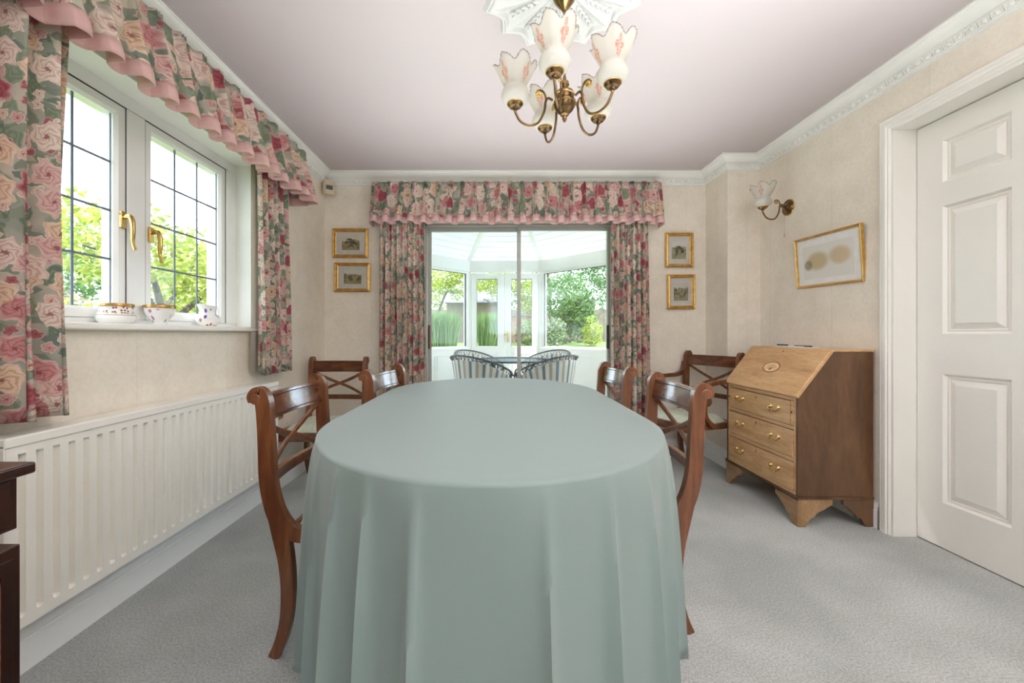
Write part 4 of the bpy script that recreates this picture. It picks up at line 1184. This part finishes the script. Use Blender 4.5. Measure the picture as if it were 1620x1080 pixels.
# small things on the bureau top
o = part('folded_paper', G().box(-.03, -.16, 0, .03, .13, .004).box(-.025, -.10, .004, .02, .02, .007), 'paper', None, smooth=False, loc=(1.86, 2.45, .942)); tag(o, 'flat white folded papers lying on top of the bureau', 'papers')
o = part('pen', G().tube([(0, -.045, 0), (0, .045, 0)], .0045, 8), 'navy', None, loc=(1.845, 2.52, .9535)); tag(o, 'short dark pen on the bureau top, farther of two', 'pen', 'pens on the bureau')
o = part('pen', G().tube([(0, -.065, 0), (0, .065, 0)], .0040, 8), 'navy', None, loc=(1.852, 2.36, .9501)); tag(o, 'longer dark pen on the bureau top, nearer of two', 'pen', 'pens on the bureau')

# ------------------------------------------------------------------ dark sideboard at the left edge
sb = thing('sideboard', 'dark polished mahogany sideboard cut off at the lower left edge', 'sideboard', (-1.12, .37, 0))
x1, yb_ = .215, .375
part('top_board', G().box(-.25, -.9, .752, x1+.012, yb_+.018, .774), 'mah_dark', sb, bevel=.004)
part('frieze', G().box(-.23, -.88, .652, x1-.004, yb_, .752), 'mah_dark', sb, bevel=.002)
part('recess', G().box(-.21, -.86, .622, x1-.05, yb_-.03, .652), 'mah_dark', sb, smooth=False)
part('cabinet', G().box(-.23, -.88, .0, x1-.001, yb_+.003, .622), 'mah_dark', sb, bevel=.003)
def inlay_band(ya_, yc_, z0_, z1_, x):
    g = G(); w_ = .016
    g.box(x, ya_, z0_, x+.0012, yc_, z0_+w_).box(x, ya_, z1_-w_, x+.0012, yc_, z1_).box(x, ya_, z0_, x+.0012, ya_+w_, z1_).box(x, yc_-w_, z0_, x+.0012, yc_, z1_); return g
fr_ = part('drawer', G().box(x1-.006, -.2, .662, x1-.002, yb_-.012, .744), 'mah_dark', sb, bevel=.001)
part('crossbanding', inlay_band(-.18, yb_-.030, .672, .735, x1-.0018), 'mah_band', fr_, smooth=False)
dr_ = part('cupboard_door', G().box(x1-.003, -.2, .05, x1+.001, yb_-.010, .60), 'mah_dark', sb, bevel=.001)
part('crossbanding', inlay_band(-.18, yb_-.030, .08, .58, x1+.0012), 'mah_band', dr_, smooth=False)

# ------------------------------------------------------------------ china on the sill
def pot(name, label, prof, m, loc, cat, rimm=None, handle=False, group='china on the window sill'):
    t = thing(name, label, cat, loc, 0, group)
    pr = prof
    n = 40
    inner = [(max(.001, r-.004), z) for r, z in reversed(prof) if z > .006] + [(.001, .008)]
    if handle:
        def mod(a, i, r, z):
            k = max(0, (z-.075)/.03); return (r*(1+.25*k*max(0, math.cos(a-PI*1.5))**4), z+.008*k*max(0, math.cos(a-PI*1.5))**4)
    else: mod = lambda a, i, r, z: (r, z)
    part('body', G().lathe([(.001, 0)]+pr, n, mod=mod), m, t, ang=60)
    part('inside', G().lathe(inner, n, mod=mod), 'white_mount', t, ang=60)
    if rimm: part('rim', G().lathe([(prof[-1][0]-.004, prof[-1][1]), (prof[-1][0], prof[-1][1]+.003), (prof[-1][0]+.0015, prof[-1][1]-.001), (prof[-1][0]+.0005, prof[-1][1]-.009)], n), rimm, t)
    if handle:
        pts = catmull([(0, .034, .086), (0, .056, .102), (0, .074, .086), (0, .068, .058), (0, .046, .044)], 6); part('handle', G().tube(pts, .0052, 8), 'white_mount', t)
    return t
pot('china_bowl', 'white china bowl with crimson sprigs, left of the three on the sill', [(.045, .0), (.055, .008), (.060, .020), (.058, .034), (.052, .044), (.050, .056), (.051, .070), (.053, .076)], 'china1', (-1.495, 1.545, 1.062), 'bowl', 'gold_rim')
pot('china_sugar_bowl', 'white china bowl with a gilt rim and pink rose, between bowl and jug', [(.024, 0), (.026, .006), (.024, .012), (.036, .026), (.050, .046), (.054, .062), (.055, .074), (.058, .084)], 'china2', (-1.495, 1.745, 1.062), 'bowl', 'gold_rim')
pot('china_jug', 'white china cream jug with purple pansies at the right of the sill', [(.034, 0), (.038, .006), (.050, .020), (.054, .034), (.048, .050), (.037, .062), (.034, .075), (.037, .092), (.043, .106)], 'china3', (-1.495, 2.035, 1.062), 'jug', None, True)

# ------------------------------------------------------------------ conservatory
CV = [(-1.75, 3.56), (-1.75, 4.99), (-.437, 6.30), (.74, 6.30), (2.05, 4.99), (2.05, 3.56)]
g = G().prism([(p[0], p[1]) for p in CV], 'z', -.12, -.001); struct('floor_conservatory', g, 'tile', smooth=False)
# outside house wall above and beside
def facet(i, p, q, glazed=True):
    p = Vector((*p, 0)); q = Vector((*q, 0)); L = (q-p).length; a = math.atan2(q.y-p.y, q.x-p.x)
    rt = sroot('wall_conservatory_%d' % i, (p.x, p.y, 0)); rt.rotation_euler = (0, 0, a)
    g = G().box(0, -.03, 0, L, .03, .80).box(0, -.04, 2.02, L, .04, 2.20).box(0, -.045, .78, L, .045, .815)
    part('dado_and_header', g, 'upvc', rt, bevel=.003)
    g = G().box(.0, -.03, .80, .075, .03, 2.02).box(L-.075, -.03, .80, L, .03, 2.02).box(.07, -.03, .80, L-.07, .03, .835).box(.07, -.03, 1.985, L-.07, .03, 2.02)
    part('window_frame', g, 'upvc', rt, bevel=.003)
    part('window_seal', G().box(.075, -.032, .835, .080, .0, 1.985).box(L-.080, -.032, .835, L-.075, .0, 1.985).box(.075, -.032, 1.980, L-.075, 0, 1.985), 'seal', rt, smooth=False)
    part('window_pane', G().box(.07, -.004, .83, L-.07, .004, 1.99), 'glass', rt, smooth=False)
    g = G()
    n_ = max(1, int(L/.6))
    for k in range(n_):
        a0, a1 = .12+(L-.24)*k/n_+.02, .12+(L-.24)*(k+1)/n_-.02
        for bb in ((a0, -.036, .14, a0+.012, -.028, .70), (a1-.012, -.036, .14, a1, -.028, .70), (a0, -.036, .14, a1, -.028, .152), (a0, -.036, .688, a1, -.028, .70)): g.box(*bb)
    part('panel_bead', g, 'upvc', rt, bevel=.002)
for i, (p, q) in enumerate(((CV[1], CV[0]), (CV[2], CV[1]), (CV[4], CV[3]), (CV[5], CV[4]))): facet(i+1, q, p)
d3 = sroot('door_3', (.1515, 6.30, 0))
g = G().box(-.5885, -.03, 2.02, .5885, .04, 2.20).box(-.5885, -.035, 0, -.54, .035, 2.02).box(.54, -.035, 0, .5885, .035, 2.02)
part('door_frame', g, 'upvc', d3, bevel=.003)
for s_ in (-1, 1):
    xa, xb = (-.54, -.008) if s_ < 0 else (-.008, .54)
    ga, gb = (-.452, -.122) if s_ < 0 else (.103, .430)
    g = G().box(xa+.003, -.03, .01, ga, .03, 2.0).box(gb, -.03, .01, xb-.003, .03, 2.0).box(ga, -.03, 1.905, gb, .03, 2.0).box(ga, -.03, .01, gb, .03, .832)
    lf = part('door_leaf', g, 'upvc', d3, bevel=.003)
    part('seal', G().box(ga, -.032, .832, ga+.004, 0, 1.905).box(gb-.004, -.032, .832, gb, 0, 1.905).box(ga, -.032, 1.901, gb, 0, 1.905), 'seal', lf, smooth=False)
    part('pane', G().box(ga-.002, -.004, .83, gb+.002, .004, 1.907), 'glass', lf, smooth=False)
    part('panel_bead', G().box(ga+.02, -.036, .15, ga+.03, -.028, .72).box(gb-.03, -.036, .15, gb-.02, -.028, .72).box(ga+.02, -.036, .15, gb-.02, -.028, .16).box(ga+.02, -.036, .71, gb-.02, -.028, .72), 'upvc', lf, smooth=False)
g = G().box(-.002, -.045, -.09, .018, -.03, .09).tube([(.008, -.045, .03), (.008, -.07, .03), (-.06, -.072, .028)], .006, 8); part('door_handle', g, 'brass', d3, loc=(.04, 0, .99))
# roof
hub = (.15, 4.6, 2.92); rdg = (.15, 3.56, 2.92)
E = [(p[0]*1.0, p[1], 2.2) for p in CV]
tri = [(E[1], E[2], hub), (E[2], E[3], hub), (E[3], E[4], hub), (E[0], E[1], hub, rdg), (E[4], E[5], rdg, hub)]
g = G()
for f in tri: g.add(f, [tuple(range(len(f)))])
rf = struct('roof_conservatory', g, 'poly', smooth=False, solid=.02)
g = G()
def lerp(a, b, t): return tuple(a[k]+(b[k]-a[k])*t for k in range(3))
for p in (E[1], E[2], E[3], E[4]): g.bar(p, hub, .06, .05)
g.bar(hub, rdg, .08, .07)
part('rafters', g, 'upvc', rf, smooth=False)
g = G()
for f in tri[:3]:
    for k in range(1, 14):
        t_ = k/14; g.bar(lerp(f[0], f[2], t_), lerp(f[1], f[2], t_), .008, .026)
part('roof_ribs', g, 'upvc', rf, smooth=False)
g = G().box(-2.6, 3.551, ZC, 3.2, 3.60, 5.2).box(-2.6, 3.551, 0, -1.76, 3.6, ZC).box(2.06, 3.551, 0, 3.2, 3.6, ZC)
struct('wall_exterior', g, 'brick', smooth=False)

# conservatory table and tub chairs
gt = thing('garden_table', 'round glass-topped table standing in the conservatory', 'table', (.20, 4.85, 0))
part('table_top', G().lathe([(.001, .70), (.46, .70), (.465, .706), (.46, .712), (.001, .712)], 48), 'tint_glass', gt)
part('table_rim', G().tube([(.465*math.cos(a), .465*math.sin(a), .706) for a in [2*PI*i/48 for i in range(48)]], .011, 8, closed=True), 'iron', gt)
for k in range(4):
    a = PI/4+k*PI/2
    pts = catmull([(.36*math.cos(a), .36*math.sin(a), .695), (.22*math.cos(a), .22*math.sin(a), .45), (.16*math.cos(a), .16*math.sin(a), .25), (.32*math.cos(a), .32*math.sin(a), .0)], 6)
    part('leg', G().tube(pts, .012, 8), 'iron', gt)
def tub(label):
    t = thing('tub_chair', label, 'chair', group='striped tub chairs round the glass table')
    # opening angle: front is +x; shell runs round the back
    def rimp(u):
        a = R(35)+u*R(290); k = math.sin(PI*u)
        return Vector((.05+.34*math.cos(a), .34*math.sin(a), .56+.24*k**1.3))
    def fn(u, v):
        p = rimp(u); b = Vector((.03+.25*math.cos(R(35)+u*R(290)), .25*math.sin(R(35)+u*R(290)), .40))
        q = p*.0+Vector((p.x*.93, p.y*.93, p.z-.045)); r = q.lerp(b, v); return tuple(r)
    part('canvas_back', G().grid(fn, 40, 6), 'stripe', t, solid=.02, ang=80)
    part('rim', G().tube([rimp(i/40) for i in range(41)], .010, 8), 'iron', t)
    g = G()
    for i in range(36):
        a = rimp(i/36+.5/36*.2); b = rimp(min(1, (i+.8)/36)); m_ = (a+b)/2; m_ = Vector((m_.x*.93, m_.y*.93, m_.z-.045))
        g.tube(catmull([a, m_, b], 3), .004, 5)
    part('wicker_loops', g, 'iron', t)
    g = G().lathe([(.001, .36), (.25, .36), (.27, .38), (.27, .42), (.24, .445), (.001, .45)], 28, (.03, 0, 0)); part('seat_cushion', g, 'stripe', t)
    for k in range(4):
        a = PI/4+k*PI/2
        part('leg', G().tube(catmull([(.03+.22*math.cos(a), .22*math.sin(a), .37), (.03+.24*math.cos(a), .24*math.sin(a), .2), (.03+.28*math.cos(a), .28*math.sin(a), 0)], 4), .011, 8), 'iron', t)
    for s_ in (-1, 1):
        p = rimp(0 if s_ > 0 else 1); part('arm', G().tube(catmull([p, p+Vector((.10, 0, -.02)), p+Vector((.12, 0, -.14)), (p.x+.05, p.y*.9, .38)], 5), .011, 8), 'iron', t)
    return t
t0 = tub('striped tub chair in front of the glass table, near left')
for lab, x, y, rz, t_ in (('', -.19, 4.30, 48, t0), ('striped tub chair in front of the glass table, near right', .60, 4.32, 132, None), ('striped tub chair behind the glass table, far left', -.26, 5.36, -42, None), ('striped tub chair behind the glass table, far right', .72, 5.40, 222, None)):
    c = t_ or copy_tree(t0)
    if not t_: c['label'] = lab
    place(c, x, y, rz)

# ------------------------------------------------------------------ garden
g = G()
def lawn(u, v):
    x = -14+u*28; y = 6.35+v*34
    z = -.05+.72*max(0, min(1, (y-7)/7.0))**1.0
    return (x, y, z)
g.grid(lawn, 14, 24)
o = part('lawn', g, 'grass'); o['kind'] = 'structure'
g = G()
def bank(u, v):
    x = -1.80-u*13; y = -4+v*10.4
    z = -.05+.85*max(0, min(1, (-x-2.4)/2.5))
    return (x, y, z)
g.grid(bank, 10, 8); o = part('side_garden_ground', g, 'grass'); o['kind'] = 'structure'
def leaves(g, c, r, n, size, seed, shell=.55, drop=0):
    rr = random.Random(seed)
    for _ in range(n):
        while True:
            d = Vector((rr.uniform(-1, 1), rr.uniform(-1, 1), rr.uniform(-1, 1)))
            if .1 < d.length < 1: break
        d = d.normalized()*(shell+(1-shell)*rr.random()**.6)
        lump = 1+.18*math.sin(d.x*7+seed)*math.cos(d.y*6)+.12*math.sin(d.z*9+seed)
        p = Vector(c)+Vector((d.x*r[0]*lump, d.y*r[1]*lump, d.z*r[2]*lump))
        a = Vector((rr.gauss(0, 1), rr.gauss(0, 1), rr.gauss(0, .7))).normalized(); b = a.cross(Vector((rr.gauss(0, 1), rr.gauss(0, 1), rr.gauss(0, 1)))).normalized()
        s_ = size*rr.uniform(.6, 1.3); a = a*s_; b = b*s_*.42
        g.add([p-a, p+b, p+a, p-b], [(0, 1, 2, 3)])
def shrub(name, label, cat, loc, blobs, m, size, n, seed, trunk=None, group='garden planting', extra=None):
    t = thing(name, label, cat, loc, 0, group)
    g = G()
    for k, (c, r) in enumerate(blobs): leaves(g, c, r, n, size, seed+k*3)
    part('foliage', g, m, t, smooth=False)
    if trunk:
        g = G()
        for pts, r in trunk: g.tube(catmull(pts, 5), r, 7)
        part('trunk', g, 'bark', t)
    return t
# beyond the conservatory
shrub('round_tree', 'large rounded green tree beyond the lawn, seen right of the conservatory doors', 'tree', (2.55, 14.6, .68), [((0, 0, 1.75), (1.0, .9, .8)), ((.5, 0, 1.1), (.7, .6, .7))], 'leaf_green', .06, 3600, 1, [([(0, 0, 0), (0, 0, .6), (.1, 0, 1.4)], [.1, .08, .05])])
shrub('rhododendron_bush', 'pale flowering bush at the left edge of the right conservatory window', 'shrub', (2.0, 13.4, .66), [((0, 0, .45), (.42, .4, .5))], 'leaf_rhodo', .055, 1300, 4, [([(0, 0, 0), (0, 0, .3)], [.04, .03])])
shrub('lime_bush', 'yellow-green bush on the lawn edge below the round tree', 'shrub', (3.35, 13.6, .66), [((0, 0, .42), (.36, .36, .50))], 'leaf_lime', .05, 1100, 6, [([(0, 0, 0), (0, 0, .3)], [.04, .03])])
shrub('dark_hedge', 'dark clipped shrubs beneath the round tree', 'shrub', (2.9, 16.4, .68), [((0, 0, .55), (1.3, .4, .7))], 'leaf_dark', .06, 1800, 8)
shrub('conifer_tree', 'pale green tree filling the far right of the conservatory window', 'tree', (5.3, 16.8, .68), [((0, 0, 3.2), (1.6, 1.2, 1.5)), ((-1.1, 0, 3.9), (1.0, .9, .8))], 'leaf_green', .08, 3200, 10, [([(0, 0, 0), (0, 0, 2.5)], [.14, .1])])
shrub('blossom_tree', 'pink blossom tree at the top left of the right conservatory window', 'tree', (2.6, 18.9, .68), [((-.2, 0, 3.9), (1.1, .8, .8))], 'leaf_pink', .07, 2200, 12, [([(0, 0, 0), (0, 0, 2.4), (-.2, 0, 3.8)], [.12, .09, .05])])
shrub('lime_tree', 'lime green spreading tree seen through the left conservatory window', 'tree', (-2.2, 15.2, .68), [((0, 0, 2.5), (1.0, .9, .6)), ((.9, 0, 2.3), (.8, .7, .6))], 'leaf_lime', .07, 1600, 14, [([(0, 0, 0), (0, 0, 1.2), (.4, 0, 2.2)], [.08, .06, .03])])
shrub('lime_tree', 'lime green tree with bare branches seen through the conservatory doors', 'tree', (.5, 16.0, .68), [((-.3, 0, 2.4), (.8, .7, .55)), ((.9, 0, 1.9), (.6, .6, .8))], 'leaf_lime', .065, 1700, 16, [([(0, 0, 0), (0, 0, 1.2), (-.4, 0, 2.0)], [.07, .05, .02]), ([(0, 0, 1.0), (-.5, 0, 1.5), (-1.0, 0, 1.8)], [.04, .03, .015])])
shrub('green_shrub', 'low green shrub outside the right conservatory door', 'shrub', (1.15, 14.0, .67), [((0, 0, .4), (.5, .4, .5))], 'leaf_green', .05, 1200, 18, [([(0, 0, 0), (0, 0, .25)], [.04, .03])])
def reeds(label, loc, w_, d_, h, n, seed):
    t = thing('reed_clump', label, 'ornamental grass', loc, 0, 'garden planting'); g = G(); rr = random.Random(seed)
    for _ in range(n):
        x, y = rr.uniform(-w_, w_), rr.uniform(-d_, d_); hh = h*rr.uniform(.7, 1.1); lx, ly = rr.gauss(0, .16), rr.gauss(0, .12); a = rr.uniform(0, PI); dx, dy = .012*math.cos(a), .012*math.sin(a)
        g.add([(x-dx, y-dy, 0), (x+dx, y+dy, 0), (x+lx*.4+dx, y+ly*.4+dy, hh*.6), (x+lx*.4-dx, y+ly*.4-dy, hh*.6), (x+lx, y+ly, hh)], [(0, 1, 2, 3), (3, 2, 4)])
    part('blades', g, 'reed', t, smooth=False); return t
reeds('tall green grass clump seen through the left conservatory window', (-1.80, 12.8, .60), .50, .3, 1.15, 1600, 3)
reeds('tall green grass clump seen through the left conservatory door', (-.18, 12.9, .60), .36, .3, 1.10, 1300, 5)
def fence(label, x0, x1, y, z0, h):
    t = thing('garden_fence', label, 'fence', ((x0+x1)/2, y, z0)); g = G(); L = x1-x0
    n_ = int(L/.15)
    for k in range(n_): g.box(-L/2+k*.15, -.01+.006*(k % 2), 0, -L/2+k*.15+.145, .01+.006*(k % 2), h)
    part('boards', g, 'fence', t, smooth=False)
    for k in range(int(L/1.8)+1): part('post', G().box(-L/2+k*1.8-.05, .02, 0, -L/2+k*1.8+.05, .12, h+.06), 'fence', t, smooth=False)
for k, (x, h, mm, wd_) in enumerate(((-5.0, 4.2, 'leaf_lime', 'far left'), (.4, 4.3, 'leaf_green', 'middle'), (6.0, 5.2, 'leaf_green', 'far right'))):
    shrub('boundary_tree', 'tall leafy tree rising behind the board fence, %s' % wd_, 'tree', (x, 23.5+k*.3, .68), [((0, 0, h*.62), (2.6, 1.4, h*.42))], mm, .11, 4200, 50+k, [([(0, 0, 0), (0, 0, h*.5)], [.16, .12])], group='trees behind the fence')
fence('long brown board fence at the end of the lawn', -9, 9, 19.5, .66, 1.6)
t = thing('garden_shed', 'low brown shed with grey roof behind the left conservatory door', 'shed', (-.9, 17.6, .66))
part('shed_wall', G().box(-1.2, -.8, 0, 1.1, .8, 1.75), 'fence', t, smooth=False)
part('shed_roof', G().prism([(-.95, 1.72), (.95, 1.72), (0, 2.35)], 'x', -1.3, 1.2), 'slate', t, smooth=False)
t = thing('brick_wall', 'low pink brick wall seen through the right conservatory door', 'wall', (1.15, 16.9, .66))
part('brickwork', G().box(-.7, -.1, 0, .75, .1, 1.15), 'brick', t, smooth=False); part('coping', G().box(-.73, -.14, 1.15, .78, .14, 1.21), 'stone', t, smooth=False)
t = thing('greenhouse', 'white framed greenhouse at the far left of the conservatory window', 'greenhouse', (-3.0, 14.3, .66))
g = G()
for k in range(5): g.box(-.7+k*.32, -.02, 0, -.67+k*.32, .02, 1.75)
for z in (0, .85, 1.72): g.box(-.7, -.02, z, .61, .02, z+.03)
part('frame', g, 'upvc', t, smooth=False); part('glazing', G().box(-.69, .0, .02, .6, .006, 1.73), 'glass', t, smooth=False)

# beyond the side window
shrub('garden_tree', 'yellow-green tree with grey forked trunk outside the leaded window', 'tree', (-3.9, 4.62, .5),
      [((-.1, -.2, 1.45), (.75, .9, .42)), ((.35, -1.0, 1.35), (.6, .6, .40)), ((.2, .5, 1.15), (.4, .6, .35))], 'leaf_lime', .045, 1000, 21,
      [([(0, 0, 0), (.05, -.05, .6), (.0, -.1, 1.0), (-.1, -.15, 1.5)], [.06, .05, .035, .02]), ([(.05, -.05, .62), (.2, .25, .95), (.3, .5, 1.3)], [.04, .03, .015]), ([(.02, -.05, .7), (.1, -.45, 1.05), (.2, -.9, 1.4)], [.035, .025, .012]), ([(.0, -.1, 1.0), (.2, -.5, 1.25), (.3, -1.2, 1.3)], [.025, .018, .01]), ([(.05, -.1, .8), (.1, .2, 1.2), (.05, .4, 1.5)], [.025, .018, .01])])
shrub('yellow_bush', 'bright yellow-green bush low outside the left casement', 'shrub', (-2.95, 2.95, .15), [((0, 0, .80), (.35, .55, .33)), ((-.3, .7, .75), (.35, .5, .32))], 'leaf_yellow', .035, 1700, 24, [([(0, 0, 0), (0, 0, .6)], [.04, .03])])
shrub('pink_shrub', 'pink blossoming shrub behind the yellow bush outside the left casement', 'shrub', (-5.6, 4.3, .7), [((0, 0, .65), (.5, 1.0, .5))], 'leaf_pink', .04, 1500, 26, [([(0, 0, 0), (0, 0, .4)], [.04, .03])])
shrub('low_bush', 'low pale green bush at the foot of the right casement view', 'shrub', (-2.75, 4.25, .15), [((0, 0, .62), (.28, .4, .30))], 'leaf_yellow', .03, 1200, 28, [([(0, 0, 0), (0, 0, .5)], [.04, .03])])
shrub('tall_hedge', 'smooth light green hedge rising behind the right casement', 'hedge', (-5.4, 7.4, .7), [((0, 0, .85), (.7, 1.4, 1.05))], 'leaf_lime', .06, 4000, 30, [([(0, 0, 0), (0, 0, .6)], [.06, .05])])
shrub('background_tree', 'pale green tree far behind the garden tree, left casement', 'tree', (-9.8, 8.0, .8), [((0, 0, 1.6), (1.1, 1.7, 1.3))], 'leaf_green', .10, 3200, 40, [([(0, 0, 0), (0, 0, 1.2)], [.12, .1])])
shrub('background_tree', 'pale green tree far behind the hedge, right casement', 'tree', (-9.0, 12.4, .8), [((0, 0, 1.6), (1.1, 1.9, 1.4))], 'leaf_lime', .10, 3200, 43, [([(0, 0, 0), (0, 0, 1.2)], [.12, .1])])
t = thing('stone_wall', 'low grey stone garden wall outside the right casement', 'wall', (-3.35, 5.55, .25))
part('stonework', G().box(-.15, -.5, 0, .15, .7, .86), 'stone', t, bevel=.02); part('coping', G().box(-.19, -.54, .86, .19, .74, .92), 'stone', t, bevel=.01)
